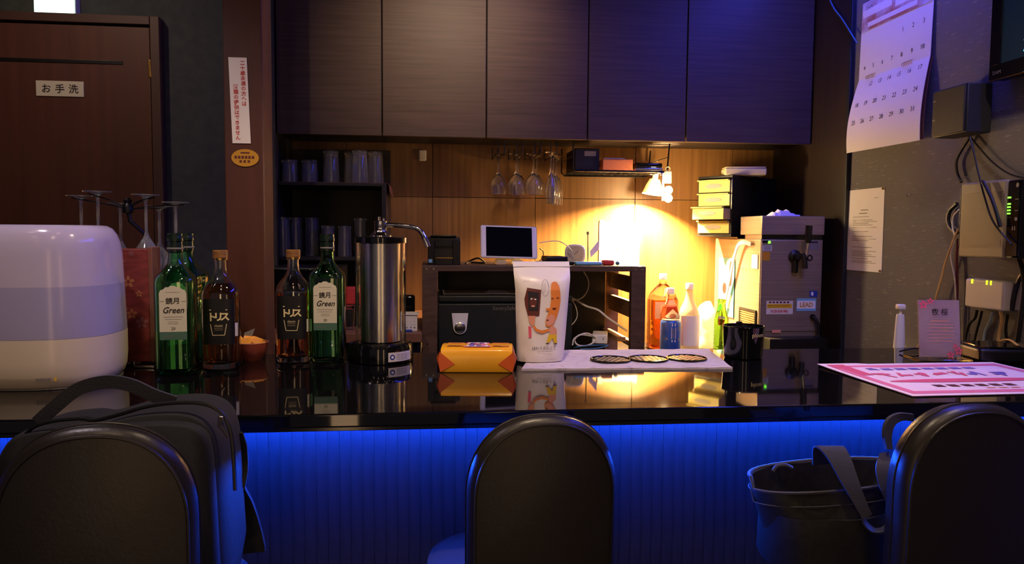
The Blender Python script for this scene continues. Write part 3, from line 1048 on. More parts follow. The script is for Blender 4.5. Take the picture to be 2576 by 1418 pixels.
# left figure: brown bar with a face on legs
P_('figure_print', [[(-.046, .150), (-.040, .176), (-.007, .171), (-.011, .110), (-.037, .110), (-.044, .135)]], 'print_brown', .0006)
P_('figure_print', [[(-.038, .168), (-.012, .164), (-.014, .122), (-.036, .122)]], 'print_dark', .0011)
P_('figure_print', [ell(-.026, .142, .0085, .012, 18)], 'print_brown', .0014)
P_('figure_print', [ell(-.030, .150, .0026, .0016, 10), ell(-.021, .149, .0026, .0016, 10)], 'print_white', .0019)
P_('figure_print', [ell(-.026, .133, .0045, .0022, 12)], 'print_skin', .0019)
P_('figure_print', [[(-.036, .110), (-.020, .110), (-.022, .090), (-.027, .085), (-.034, .095)]], 'print_skin', .0008)
P_('figure_print', [[(-.036, .086), (-.029, .084), (-.028, .060), (-.034, .058)]], 'print_rose', .0008)
# right figure: orange bean with a face
bean = [(.018, .186), (.024, .190), (.031, .189), (.037, .180), (.040, .165), (.041, .145), (.038, .125), (.032, .106), (.024, .090), (.014, .083), (.005, .086), (.004, .098), (.009, .112), (.015, .130), (.017, .150), (.016, .170)]
P_('figure_print', [bean], 'print_orange', .0006)
P_('figure_print', [ell(.016, .100, .010, .014, 18, -.5)], 'print_skin', .0010)
P_('figure_print', [[(.004, .128), (.016, .128), (.015, .121), (.006, .123)]], 'print_orange', .0010)
P_('figure_print', [ell(.020, .151, .0032, .0012, 10), ell(.033, .152, .0035, .0012, 10), ell(.025, .127, .005, .002, 12), ell(.009, .100, .003, .0016, 8)], 'print_brown', .0016)
P_('figure_print', [[(-.026, .084), (-.018, .074), (-.002, .069), (.014, .074), (.013, .080), (-.004, .076), (-.016, .080), (-.022, .088)]], 'print_orange', .0012)
P_('figure_print', [[(.014, .082), (.022, .088), (.032, .078), (.033, .066), (.016, .066)]], 'print_skin', .0013)
P_('figure_print', [[(.012, .066), (.032, .066), (.034, .045), (.027, .045), (.022, .058), (.015, .047), (.008, .047)]], 'print_yellow', .0014)
P_('figure_print', [qd(.006, .044, .013, .0462), qd(.026, .0432, .034, .0452)], 'print_dark', .0016)
bub = ell(.003, .176, .0085, .0195, 24)
bin_ = ell(.003, .176, .0078, .0188, 24)
P_('bubble_print', [[bub[i], bub[(i + 1) % 24], bin_[(i + 1) % 24], bin_[i]] for i in range(24)], 'print_grey', .0006)
P_('bubble_print', [qd(.003, .166, .0036, .188), qd(-.0005, .164, .0001, .186), qd(-.048, .196, -.032, .1965), qd(-.048, .191, -.032, .1915), qd(-.014, .026, .022, .0268), qd(0, .018, .022, .0185), qd(.006, .007, .03, .0075)], 'print_grey', .0006)
text(pch, [(c, -.022 + i * .0083, .034, .0088) for i, c in enumerate('ばれてみたくて')], pfn, 'print_dark', lift=.0012)

# ------------------------------------------------------------------ black ashtray pot
p = at(1890, 907, Z=ZC)
ash = thing('ashtray_pot', 'round black glossy ashtray pot beside the cloth mat', 'ashtray', (p.x, p.y + .051, ZC))
b = lathe([(.001, 0), (.044, 0), (.047, .003), (.0505, .072), (.0515, .080), (.0495, .0805), (.047, .070), (.044, .02), (.001, .018)], 44)
bmesh.ops.recalc_face_normals(b, faces=b.faces)
obj('pot', b, 'black_gloss', ash)
obj('rim', tube([(.0505 * math.cos(a), .0505 * math.sin(a), .0803) for a in [2 * PI * k / 44 for k in range(44)]], .0013, 6, closed=True), 'black_gloss', ash)
b = BOX((-.006, .030, .060), (.010, .036, .088), .002)
box(b, (-.035, .028, .070), (.035, .032, .076), .001)
obj('snuffer_insert', b, 'black', ash)
def afn(x, y, z=0):
    rr = .0475 + (y / .072) * .0032 + .0004 + z
    a = x / rr
    return V((rr * math.sin(a), -rr * math.cos(a), y))
text(ash, [('ploom', .020, .061, .015)], afn, 'print_cream', lift=.0003)

# ------------------------------------------------------------------ acrylic menu stand
p = at(2375, 906, Z=ZC)
ac = thing('menu_stand', 'clear acrylic stand with a pink cherry-blossom card', 'menu', (p.x, p.y + .012, ZC), R(-8))
tilt = Matrix.Rotation(R(-8), 4, 'X')
b = BOX((-.054, -.001, .004), (.054, .001, .156), .0004, 1)
bmesh.ops.transform(b, matrix=tilt, verts=b.verts)
obj('acrylic_sheet', b, 'acrylic', ac)
b = BOX((-.052, .0012, .006), (.050, .0018, .150))
bmesh.ops.transform(b, matrix=tilt, verts=b.verts)
obj('card', b, 'paper_pink', ac)
obj('foot_plate', BOX((-.066, -.024, 0), (.066, .058, .0035), .0008), 'acrylic', ac)
tf = lambda x, y, z=0: tilt @ V((x, -.0014 - z, y))
text(ac, [('夜', -.011, .120, .018), ('桜', .012, .120, .018)], tf, 'print_dark', bold=.006)
decal('blossom_print', flower(-.040, .138, .011) + flower(-.022, .147, .008) + flower(.044, .022, .010) + flower(.024, .012, .009) + flower(.036, .034, .006), tf, 'print_rose', ac)
decal('line_print', [qd(-.022, .096, .022, .098)] + [qd(-.034 + (i % 2) * .006, .088 - i * .0085, .034, .0892 - i * .0085) for i in range(6)], tf, 'print_skin', ac)

# ------------------------------------------------------------------ pink poster sheet lying on the bar
a0, a1, a3 = at(2055, 921, Z=ZC), at(2296, 999, Z=ZC), at(2496, 914, Z=ZC)
ex = (a3 - a0)
ex.z = 0
ey = (a0 - a1)
ey.z = 0
LX, LY = ex.length, ey.length
ex.normalize()
ey.normalize()
lam = thing('menu_sheet', 'large pink laminated menu sheet lying flat on the bar', 'menu', a1 + V((0, 0, .0004)))
def lfn(x, y, z=0):
    return ex * x + ey * y + V((0, 0, .0022 + .0035 * (y / LY) ** 3 * (1 if x < .1 else .4) + z))
b = NB()
NX, NY = 14, 10
for lay, zz_ in ((0, 0), (1, -.0012)):
    g = [[b.verts.new(lfn(LX * i / NX, LY * j / NY, zz_)) for i in range(NX + 1)] for j in range(NY + 1)]
    for j in range(NY):
        for i in range(NX):
            b.faces.new((g[j][i], g[j][i + 1], g[j + 1][i + 1], g[j + 1][i]) if lay == 0 else (g[j][i], g[j + 1][i], g[j + 1][i + 1], g[j][i + 1]))
obj('sheet', b, 'paper_pink', lam)
def lq(x0, y0, x1, y1):
    return subdiv_poly(qd(x0 * LX, y0 * LY, x1 * LX, y1 * LY), 6)
LD = lambda polys, m, lift=.0005: decal('sheet_print', polys, lfn, m, lam, lift)
LD([lq(.03, .05, .97, .12), lq(.03, .12, .07, .95), lq(.07, .86, .97, .93), lq(.93, .12, .97, .86)], 'print_pink')
LD([lq(.03, .60, .12, .95)], 'print_rose', .0008)
LD([[(LX * (.5 + .40 * math.cos(t)), LY * (.40 + .055 * math.sin(t))) for t in [2 * PI * i / 28 for i in range(28)]]], 'print_rose', .0008)
def strokes(x0, n_, w_, y0, h_):
    out = []
    for i in range(n_):
        cx_ = x0 + i * w_ * 1.25
        for k in range(3):
            a = random.choice((0, .25, 1.0, -1.0, 1.57))
            ux, uy = math.cos(a) * w_ * .42, math.sin(a) * h_ * .42
            ox, oy = random.uniform(-.2, .2) * w_, random.uniform(-.25, .25) * h_
            tx_, ty_ = -math.sin(a) * w_ * .09, math.cos(a) * h_ * .12
            out.append([(LX * (cx_ + ox - ux - tx_), LY * (y0 + oy - uy - ty_)), (LX * (cx_ + ox + ux - tx_), LY * (y0 + oy + uy - ty_)), (LX * (cx_ + ox + ux + tx_), LY * (y0 + oy + uy + ty_)), (LX * (cx_ + ox - ux + tx_), LY * (y0 + oy - uy + ty_))])
    return out
LD(strokes(.17, 5, .08, .60, .16), 'print_rose', .0008)
LD(strokes(.66, 2, .09, .60, .16), 'print_purple', .0008)
LD([lq(.18 + i * .075, .76, .235 + i * .075, .82) for i in range(8)], 'print_purple', .0008)
LD([lq(.24 + i * .07, .22, .285 + i * .07, .28) for i in range(6)], 'print_brown', .0008)
LD([lq(.45 + i * .06, .155, .49 + i * .06, .18) for i in range(8)], 'print_skin', .0008)
# low black tray at the wall end of the bar
q0, q1 = at(2486, 917, Z=ZC), at(2600, 925, Z=ZC)
tr = thing('bill_tray', 'low black tray with cables at the wall end of the bar', 'tray', (q0.x + .06, q0.y + .06, ZC), R(-12))
b = BOX((-.055, -.05, 0), (.055, .075, .035), .008, 3)
obj('body', b, 'black', tr)
b = BOX((-.05, -.045, .0352), (.05, .07, .040), .002)
obj('lid', b, 'black_gloss', tr)

# ------------------------------------------------------------------ glass shelf next to the pillar
YS = 3.02
zs1 = at(840, 459, Y=YS).z
xr = at(972, 500, Y=YS).x
sh = thing('glass_shelf', 'dark open shelf unit holding tumblers beside the pillar', 'shelf', (-.585, YS, 0))
wd = xr + .585
zs2 = at(800, 646, Y=YS).z
obj('shelf_board', BOX((.002, 0, zs1 - .012), (wd, .32, zs1), .0015), 'shelf_dark', sh)
obj('shelf_board', BOX((.002, 0, zs2 - .014), (wd, .32, zs2), .0015), 'shelf_dark', sh)
obj('side_panel', BOX((wd - .018, -.001, .921), (wd, .32, zs1 - .0125), .0015), 'shelf_dark', sh)
obj('back_panel', BOX((.002, .321, .921), (wd, .328, zs1 + .16), .001), 'shelf_dark', sh)
# brown liner on the top board, one end hanging over
b = NB()
pts = spline([(.004, .12, zs1 + .0012), (wd * .5, .12, zs1 + .0012), (wd - .02, .12, zs1 + .0012), (wd + .004, .12, zs1 + .002), (wd + .011, .12, zs1 - .012), (wd + .014, .12, zs1 - .034), (wd + .020, .12, zs1 - .046)], 6)
sweep(b, pts, rect(.0012, .23), up=(0, 1, 0))
for v_ in b.verts:
    pass
ln = obj('shelf_liner', b, 'liner')
ln.location = (-.585, YS, 0)
tag(ln, 'brown shelf liner under the upper tumblers, hanging over the shelf end', 'liner')

def tumbler_prof(r0, r1, H, tw=.0016):
    """upturned tumbler: mouth on the shelf, thick bottom up"""
    return [(r0 - tw, 0), (r0, 0), (r1, H - .002), (r1 - .002, H), (.001, H), (.001, H - .008), (r1 - tw - .001, H - .010), (r1 - tw, H - .014)]

def tumbler(r0, r1, H, n=24):
    pr = tumbler_prof(r0, r1, H)
    bm = NB()
    rs = [[V((r * math.cos(2 * PI * i / n), r * math.sin(2 * PI * i / n), z)) for i in range(n)] for r, z in pr]
    rings(bm, rs, False, False)
    bm.verts.ensure_lookup_table()
    k = len(pr) - 1
    for i in range(n):
        j = (i + 1) % n
        bm.faces.new((bm.verts[i], bm.verts[k * n + i], bm.verts[k * n + j], bm.verts[j]))
    bmesh.ops.remove_doubles(bm, verts=bm.verts, dist=1e-5)
    bmesh.ops.recalc_face_normals(bm, faces=bm.faces)
    return bm
proto = {}
def put_glass(kind, dims, u, Y, z, label, group, name='tumbler'):
    if kind not in proto:
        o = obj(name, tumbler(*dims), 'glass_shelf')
        proto[kind] = o.data
    else:
        o = bpy.data.objects.new(name, proto[kind])
        col.objects.link(o)
    q = at(u, 460, Y=Y)
    o.location = (q.x, Y, z)
    tag(o, label, 'glass', group)
G1 = 'tumblers on the upper shelf'
zt = zs1 + .0024
put_glass('s', (.033, .030, .088), 729, YS + .06, zt, 'short upturned tumbler nearest the pillar on the upper shelf', G1)
put_glass('s', (.033, .030, .088), 779, YS + .06, zt, 'short upturned tumbler second from the pillar on the upper shelf', G1)
put_glass('t', (.0345, .029, .128), 833, YS + .08, zt, 'tall upturned tumbler standing apart in the middle of the upper shelf', G1)
put_glass('t', (.0345, .029, .128), 885, YS + .13, zt, 'tall upturned tumbler at the back of the upper shelf cluster', G1)
put_glass('t', (.0345, .029, .128), 905, YS + .05, zt, 'tall upturned tumbler at the front of the upper shelf cluster', G1)
put_glass('t', (.0345, .029, .128), 944, YS + .09, zt, 'tall upturned tumbler at the open end of the upper shelf', G1)
G2 = 'tall glasses on the lower shelf'
zt = zs2 + .0005
put_glass('h', (.027, .025, .155), 710, YS + .07, zt, 'tall glass at the pillar end of the lower shelf', G2, 'highball_glass')
put_glass('h', (.027, .025, .155), 743, YS + .12, zt, 'tall glass second from the pillar on the lower shelf', G2, 'highball_glass')
put_glass('h', (.027, .025, .155), 784, YS + .10, zt, 'tall glass behind the part-empty whisky bottle on the lower shelf', G2, 'highball_glass')
put_glass('m', (.028, .025, .122), 824, YS + .06, zt, 'shorter glass right behind the green bottle cap on the lower shelf', G2, 'highball_glass')
put_glass('m', (.028, .025, .122), 866, YS + .07, zt, 'shorter glass standing free beside the dispenser on the lower shelf', G2, 'highball_glass')
put_glass('h', (.027, .025, .142), 906, YS + .12, zt, 'tall glass half hidden by the dispenser tap on the lower shelf', G2, 'highball_glass')
# black microwave under the shelf
mw = thing('microwave', 'black microwave oven under the glass shelf, behind the bottles', 'oven', (at(780, 700, Y=2.75).x, 2.72, .9185))
obj('body', BOX((-.14, 0, .008), (.105, .28, .215), .005), 'black', mw)
obj('oven_door', BOX((-.138, -.012, .012), (.045, -.0005, .211), .004), 'black_gloss', mw)
obj('control_panel', BOX((.048, -.010, .012), (.103, -.0005, .211), .003), 'black', mw)
for x_ in (-.11, .08):
    obj('foot', BOX((x_ - .015, .02, 0), (x_ + .015, .26, .0075), .001), 'black', mw)
# red box and small glass beside it
q = at(876, 740, Y=2.78)
tag(obj('red_tin', BOX((q.x - .03, 2.775, .998), (q.x + .025, 2.835, 1.06), .004), 'print_red'), 'dark red tin glimpsed between green bottle and dispenser', 'tin')
tag(obj('tin_stand', BOX((q.x - .032, 2.772, .9185), (q.x + .027, 2.838, .9975), .003), 'black'), 'black box carrying the red tin behind the bottles', 'box')
o = obj('shot_glass', tumbler(.017, .020, .085), 'glass')
q = at(878, 832, Y=2.68)
o.location = (q.x, 2.68, .9185)
tag(o, 'small clear glass on the brown worktop between bottle and dispenser', 'glass')
# white perforated basket
q0, q1 = at(1008, 830, Y=2.66), at(1050, 830, Y=2.66)
bk = thing('plastic_basket', 'small white perforated plastic basket on the brown worktop', 'basket', ((q0.x + q1.x) / 2 - .012, 2.63, .9185))
hw_ = .041
wl_ = [( 'front', 0), ('back', .06)]
def holed(x0, x1, z0, z1, cols, rows, fixed, t, axis='x'):
    """perforated panel from bars"""
    bm = NB()
    def B(a0, a1, c0, c1):
        if axis == 'x':
            box(bm, (a0, fixed, c0), (a1, fixed + t, c1))
        else:
            box(bm, (fixed, a0, c0), (fixed + t, a1, c1))
    cw = (x1 - x0) / (cols * 2 + 1)
    rh = (z1 - z0) / (rows * 2 + 1)
    for r_ in range(rows + 1):
        B(x0, x1, z0 + 2 * r_ * rh, z0 + (2 * r_ + 1) * rh)
    for c_ in range(cols + 1):
        for r_ in range(rows):
            B(x0 + 2 * c_ * cw, x0 + (2 * c_ + 1) * cw, z0 + (2 * r_ + 1) * rh, z0 + (2 * r_ + 2) * rh)
    return bm
obj('front_wall', holed(-hw_, hw_, .003, .056, 6, 4, 0, .0015), 'white', bk, 0)
obj('back_wall', holed(-hw_, hw_, .003, .056, 6, 4, .058, .0015), 'white', bk, 0)
obj('side_wall', holed(.0016, .0575, .003, .056, 4, 4, hw_ - .0015, .0015, 'y'), 'white', bk, 0)
obj('side_wall', holed(.0016, .0575, .003, .056, 4, 4, -hw_, .0015, 'y'), 'white', bk, 0)
obj('bottom', BOX((-hw_, 0, 0), (hw_, .0595, .0028)), 'white', bk)
b = NB()
for lo, hi in (((-hw_ - .004, -.004, .056), (hw_ + .004, .001, .061)), ((-hw_ - .004, .0585, .056), (hw_ + .004, .0635, .061)), ((-hw_ - .004, .001, .056), (-hw_ + .001, .0585, .061)), ((hw_ - .001, .001, .056), (hw_ + .004, .0585, .061))):
    box(b, lo, hi)
obj('rim', b, 'white', bk)
q = at(1030, 760, Y=2.78)
b = BOX((q.x - .045, 2.76, .9185), (q.x + .02, 2.82, at(1030, 742, Y=2.76).z), .01, 3)
tag(obj('black_canister', b, 'black_gloss'), 'black canister behind the white basket', 'canister')
q = at(1028, 834, Y=2.61)
tag(obj('lighter', BOX((q.x - .02, 2.605, .9185), (q.x + .012, 2.615, .926), .002), 'print_blue'), 'tiny blue and white stick in front of the white basket', 'lighter')

# white hook high on the back wall
q = at(1063, 391, Y=3.349)
b = BOX((q.x - .0165, 3.338, q.z - .024), (q.x + .0165, 3.3495, q.z + .024), .006, 3)
tag(obj('wall_hook', b, 'white'), 'small white rounded wall hook above the worktop', 'hook')

# ------------------------------------------------------------------ hanging wine glasses on rails
zr = ZB - .005
rk = thing('glass_rail', 'black wire rails under the cabinets holding stemmed glasses', 'rack', (0, 0, 0))
cols_ = [(1254, 3.17), (1299, 3.15), (1344, 3.13), (1391, 3.05)]
hang = []
zg = at(1254, 389, Y=3.17).z
for u, y_ in cols_:
    q = at(u, 390, Y=y_)
    b = NB()
    for sg in (-1, 1):
        x_ = q.x + sg * .012
        tube([(x_, 3.03, zr), (x_, 3.03, zg - .005), (x_, 3.34, zg - .005), (x_, 3.34, zr)], .0022, 6, b)
    obj('rail', b, 'black_metal', rk)
gpw = upside(glass_profile(.165, .036, .032, .0036, .0315, .090))
gpf = upside(glass_profile(.205, .0235, .028, .0033, .0195, .125))
mw_, mf_ = None, None
HG = [('w', 1254, 3.17, 'upturned wine glass hanging alone on the first rail'),
      ('w', 1299, 3.13, 'front upturned wine glass on the second rail'), ('w', 1306, 3.22, 'rear upturned wine glass on the second rail'),
      ('w', 1342, 3.12, 'front upturned wine glass on the third rail'), ('w', 1350, 3.19, 'rear upturned wine glass on the third rail'),
      ('f', 1386, 3.05, 'foremost upturned flute on the fourth rail'), ('f', 1392, 3.11, 'second upturned flute from the front on the fourth rail'),
      ('f', 1399, 3.17, 'third upturned flute from the front on the fourth rail'), ('f', 1404, 3.235, 'rearmost upturned flute on the fourth rail')]
for k, u, y_, lbl in HG:
    me_ = mw_ if k == 'w' else mf_
    if me_ is None:
        o = obj('wine_glass' if k == 'w' else 'champagne_flute', lathe_glass(gpw if k == 'w' else gpf, 24), 'glass_brightened')
        if k == 'w':
            mw_ = o.data
        else:
            mf_ = o.data
    else:
        o = bpy.data.objects.new('wine_glass' if k == 'w' else 'champagne_flute', me_)
        col.objects.link(o)
    q = at(u, 390, Y=y_)
    o.location = (q.x, y_, zg)
    tag(o, lbl, 'glass', 'stemmed glasses hanging under the cabinets')

# ------------------------------------------------------------------ hanging wire rack with boxes
yR0, yR1 = 3.03, 3.30
xa, xb = at(1442, 400, Y=yR0).x, at(1679, 400, Y=yR0).x
zrk = at(1600, 432, Y=yR0).z
wr_ = thing('wire_rack', 'black wire rack hung under the cabinets beside the lamp', 'rack', (0, 0, 0))
b = NB()
for y_ in (yR0, yR1):
    tube([(xa, y_, zr), (xa, y_, zrk + .012), (xa + .012, y_, zrk), (xb - .012, y_, zrk), (xb, y_, zrk + .012), (xb + .008, y_, zr)], .0032, 8, b)
for x_ in (xa, xb):
    tube([(x_, yR0, zrk + .06), (x_, yR1, zrk + .06)], .002, 6, b)
obj('frame', b, 'black_metal', wr_)
b = NB()
for i in range(13):
    x_ = xa + .012 + (xb - xa - .024) * i / 12
    tube([(x_, yR0, zrk + .003), (x_, yR1, zrk + .003)], .0014, 5, b)
for i in range(9):
    y_ = yR0 + (yR1 - yR0) * i / 8
    tube([(xa + .01, y_, zrk + .0045), (xb - .01, y_, zrk + .0045)], .0014, 5, b)
obj('wire_mesh', b, 'black_metal', wr_)
zf = zrk + .0062
q0, q1 = at(1443, 400, Y=3.07).x + .006, at(1508, 400, Y=3.07).x
bb = thing('storage_box', 'black box with grey label in the hanging wire rack', 'box', ((q0 + q1) / 2, 3.07, zf))
hw_ = (q1 - q0) / 2
obj('body', BOX((-hw_, 0, 0), (hw_, .2, .090), .003), 'black', bb)
decal('label_sheet', [qd(-.012, .058, .036, .078)], plane_fn((0, 0, 0), XD, ZD, .0006), 'print_grey', bb)
q0, q1 = at(1516, 420, Y=3.06).x, at(1592, 420, Y=3.06).x
cb = thing('orange_carton', 'orange cardboard carton with torn flap in the wire rack', 'carton', ((q0 + q1) / 2, 3.06, zf))
hw_ = (q1 - q0) / 2
obj('body', BOX((-hw_, 0, 0), (hw_, .09, .047), .003), 'carton', cb)
b = NB()
prism([(-hw_ + .004, .002, .0475), (hw_ - .03, .002, .0475), (hw_ - .03, .05, .056), (-hw_ + .022, .05, .056)], (0, 0, .0012), b)
obj('flap', b, 'paper_warm', cb)
q0, q1 = at(1598, 420, Y=3.06).x, at(1668, 420, Y=3.06).x
ty = thing('black_tray', 'shallow black tray with silver rim at the lamp end of the wire rack', 'tray', ((q0 + q1) / 2, 3.06, zf))
hw_ = (q1 - q0) / 2
obj('body', BOX((-hw_, 0, 0), (hw_, .18, .014), .003), 'aluminium', ty)
obj('cover', BOX((-hw_ + .002, -.001, .0145), (hw_ - .002, .178, .034), .006, 3), 'black_gloss', ty)

# ------------------------------------------------------------------ clamp lamp
lp = at(1644, 474, Y=3.20)
lamp = thing('clamp_lamp', 'glaring white clamp lamp hanging below the wire rack', 'lamp', lp)
lamp.rotation_euler = (R(0), R(8), 0)
b = NB()
n = 28
pr = [(.016, .040), (.022, .040), (.034, .012), (.046, -.025), (.0448, -.025), (.032, .012), (.018, .036)]
lathe(pr, n, b, (0, 0, 0), False, False)
obj('lamp_shade', b, 'shade', lamp)
obj('socket', lathe([(.001, .030), (.012, .030), (.013, .062), (.009, .072), (.001, .072)], 16), 'white', lamp)
obj('bulb', lathe([(.001, -.008), (.007, -.006), (.011, -.001), (.012, .005), (.011, .011), (.008, .020), (.008, .029), (.001, .0295)], 20), mat('bulb_glow', (255, 214, 150), .4, emit=75000, ecol=(255, 206, 136)), lamp)
b = tube([(0, 0, .070), (.002, 0, .073), (.012, -.004, .074)], .004, 8)
obj('clamp_arm', b, 'chrome', lamp)
b = BOX((.006, -.012, .068), (.022, .004, .079), .002)
obj('clamp', b, 'white', lamp)
# second small globe lamp beside it
lp2 = at(1679, 486, Y=3.0)
l2 = thing('globe_lamp', 'small double globe lamp glowing beside the clamp lamp', 'lamp', lp2)
for dz in (.013, -.020):
    b = NB()
    bmesh.ops.create_uvsphere(b, u_segments=18, v_segments=12, radius=.0165)
    o = obj('globe', b, mat('globe_glow' + str(dz), (255, 226, 176), .4, emit=600, ecol=(255, 214, 150)), l2)
    o.location = (.004, 0, dz)
b = BOX((-.022, .006, -.03), (-.012, .014, zrk - lp2.z - .004), .002)
box(b, (-.022, .0142, zrk - lp2.z - .012), (-.012, .036, zrk - lp2.z - .004), .001)
box(b, (-.014, .002, -.006), (-.004, .012, .0), .001)
obj('holder', b, 'white', l2)
# clear plastic tag hanging from the rack
q = at(1680, 440, Y=3.02)
ct = thing('clear_sleeve', 'clear plastic sleeve hanging at the corner of the wire rack', 'sleeve', q)
obj('sleeve', BOX((-.016, -.003, -.034), (.016, .003, .016), .003), 'frosted', ct)
obj('ring', tube([(.009 * math.cos(a), 0, .024 + .009 * math.sin(a)) for a in [2 * PI * k / 18 for k in range(18)]], .0018, 6, closed=True), 'frosted', ct)

# ------------------------------------------------------------------ wooden desk rack with register things
YU = 2.62
u0, u1 = at(1062, 672, Y=YU), at(1625, 672, Y=YU)
ztop = u0.z + .006
un = thing('desk_rack', 'dark wooden desktop rack carrying the tablet and printer', 'rack', (u0.x, YU, ZL))
UW = u1.x - u0.x
UH = ztop - ZL
pw = .0525
UD = .42
obj('top_board', BOX((.0, 0, UH - .020), (UW, UD, UH), .002), 'rack_wood', un)
for x_ in (0, UW - pw):
    for y_ in (.001, UD - .03):
        obj('post', BOX((x_, y_ - .004, 0), (x_ + pw, y_ + .026, UH - .0205 if y_ > .1 else UH - .002), .002), 'rack_wood' if y_ < .1 else 'rack_wood_pale', un)
for z_ in (.085, .19, .28):
    obj('side_slat', BOX((UW - pw + .012, .03, z_), (UW - pw + .030, UD - .032, z_ + (.02 if z_ < .1 else .06)), .002), 'rack_wood_pale', un)
obj('bottom_rail', BOX((UW - pw - .025, .10, .097), (UW - pw + .010, .36, .115), .002), 'rack_wood_pale', un)
obj('back_panel', BOX((pw + .005, UD - .0365, .0), (UW - pw - .004, UD - .030, UH - .022), .001), 'black', un)
b = NB()
for x_ in (.014, .038, UW - .038, UW - .014):
    lathe([(.001, 0), (.0035, 0), (.0028, .0018), (.001, .002)], 10, b, (x_, UH - .012, 0))
for x_ in (.018, UW - .022):
    lathe([(.001, 0), (.0035, 0), (.0028, .0018), (.001, .002)], 10, b, (x_, UH * .16 + .05, 0))
bmesh.ops.transform(b, matrix=Matrix(((1, 0, 0, 0), (0, 0, -1, -.0032), (0, 1, 0, 0), (0, 0, 0, 1))), verts=b.verts)
obj('screw', b, 'aluminium', un)
# safe
s0, s1 = at(1102, 742, Y=2.72), at(1440, 742, Y=2.72)
sf = thing('safe_box', 'black chest safe with a silver key lock under the rack', 'safe', ((s0.x + s1.x) / 2, 2.72, ZL))
hw_ = (s1.x - s0.x) / 2
sz = s0.z - ZL
obj('body', BOX((-hw_, 0, 0), (hw_, .28, sz - .030), .006, 3), 'safe', sf)
obj('lid', BOX((-hw_ - .001, -.003, sz - .028), (hw_ + .001, .282, sz), .008, 3), 'safe', sf)
q = at(1157, 815, Y=2.72).x - (s0.x + s1.x) / 2
zq = at(1157, 823, Y=2.72).z - ZL
b = NB()
pts = [(-.030, .052), (.030, .052), (.024, .0)] + [(.024 * math.cos(a), .024 * math.sin(a)) for a in [-PI * i / 12 for i in range(1, 12)]] + [(-.024, 0)]
prism([(q + x_, -.0032, zq + z_) for x_, z_ in pts], (0, -.005, 0), b)
lk = obj('lock_plate', b, 'white_gloss', sf, 30)
b = lathe([(.001, 0), (.020, 0), (.020, .003), (.017, .005), (.001, .005)], 28)
bmesh.ops.transform(b, matrix=Matrix.Translation((q, -.0083, zq)) @ Matrix.Rotation(R(90), 4, 'X'), verts=b.verts)
obj('lock_barrel', b, 'aluminium', lk)
decal('key_slot', [qd(q - .011, zq - .003, q + .011, zq + .002)], plane_fn((0, -.0135, 0), XD, ZD, .0003), 'print_dark', lk)
text(sf, [('SentrySafe', at(1268, 776, Y=2.72).x - (s0.x + s1.x) / 2, at(1268, 776, Y=2.72).z - ZL, .020)], plane_fn((0, -.0005, 0), XD, ZD, .0006), 'print_grey')
# papers on the safe
b = BOX((s0.x + .02, 2.74, ZL + sz + .0005), (s0.x + .36, 2.93, ZL + sz + .004), .001, 1)
o = tag(obj('paper_sheet', b, 'paper_warm'), 'flat papers lying on top of the black safe', 'paper')
b = NB()
prism([V((s0.x + .17, 2.73, ZL + sz + .0045)), V((s0.x + .26, 2.73, ZL + sz + .0045)), V((s0.x + .245, 2.80, ZL + sz + .011)), V((s0.x + .19, 2.80, ZL + sz + .012))], (0, 0, .0015), b)
tag(obj('envelope', b, 'paper'), 'bent white envelope lying on the papers over the safe', 'envelope')

# receipt printer
q0, q1 = at(1076, 663, Y=YU + .05), at(1158, 663, Y=YU + .05)
rp = thing('receipt_printer', 'black cube receipt printer at the pillar end of the rack', 'printer', ((q0.x + q1.x) / 2, YU + .05, ztop + .0005))
hw_ = (q1.x - q0.x) / 2
PHt = at(1110, 592, Y=YU + .05).z - ztop
obj('body', BOX((-hw_, .012, 0), (hw_, .15, PHt - .006), .005, 3), 'black', rp)
b = NB()
fr = .014
for lo, hi in (((-hw_, 0, 0), (-hw_ + .024, .0115, PHt - .018)), ((hw_ - .026, 0, 0), (hw_, .0115, PHt - .018)), ((-hw_ + .0245, 0, 0), (hw_ - .0265, .0115, .024)), ((-hw_ + .0245, 0, PHt - .040), (hw_ - .0265, .0115, PHt - .018))):
    box(b, lo, hi, .0012, 1)
obj('front_frame', b, 'black_metal', rp)
obj('lid', BOX((-hw_ + .010, .004, PHt - .0055), (hw_ - .014, .14, PHt), .002), 'black_metal', rp)
b = NB()
for i in range(9):
    x_ = -hw_ + .026 + i * .007
    prism([(x_, -.001, .026), (x_ + .007, -.001, .026), (x_ + .0035, -.001, .021)], (0, .003, 0), b)
obj('paper_cutter', b, 'brass', rp)
decal('blue_sticker', [qd(-hw_ + .003, .008, -hw_ + .016, .020)], plane_fn((0, 0, 0), XD, ZD, .0006), 'sticker_blue', rp)

# tablet on a clear stand
tc = at(1281, 608, Y=YU + .10)
tb = thing('tablet', 'white tablet with a black screen on a clear stand', 'tablet', tc)
tb.rotation_euler = (R(-16), R(1.5), R(4))
hw_, hh_ = .1035, .0605
obj('body', BOX((-hw_, 0, -hh_), (hw_, .007, hh_), .006, 3), 'white_gloss', tb)
obj('screen', BOX((-hw_ + .019, -.0006, -hh_ + .006), (hw_ - .019, .001, hh_ - .006), .0004, 1), 'screen', tb)
zb_ = ztop + .0005
tsd = thing('tablet_stand', 'clear acrylic block stand under the white tablet', 'stand', (tc.x, YU + .085, zb_))
for x_ in (-.030, .030):
    obj('block', BOX((x_ - .018, -.005, 0), (x_ + .018, .055, .016), .002), 'frosted', tsd)
obj('back_rest', BOX((-.045, .050, .0165), (.045, .055, .075), .002), 'frosted', tsd)
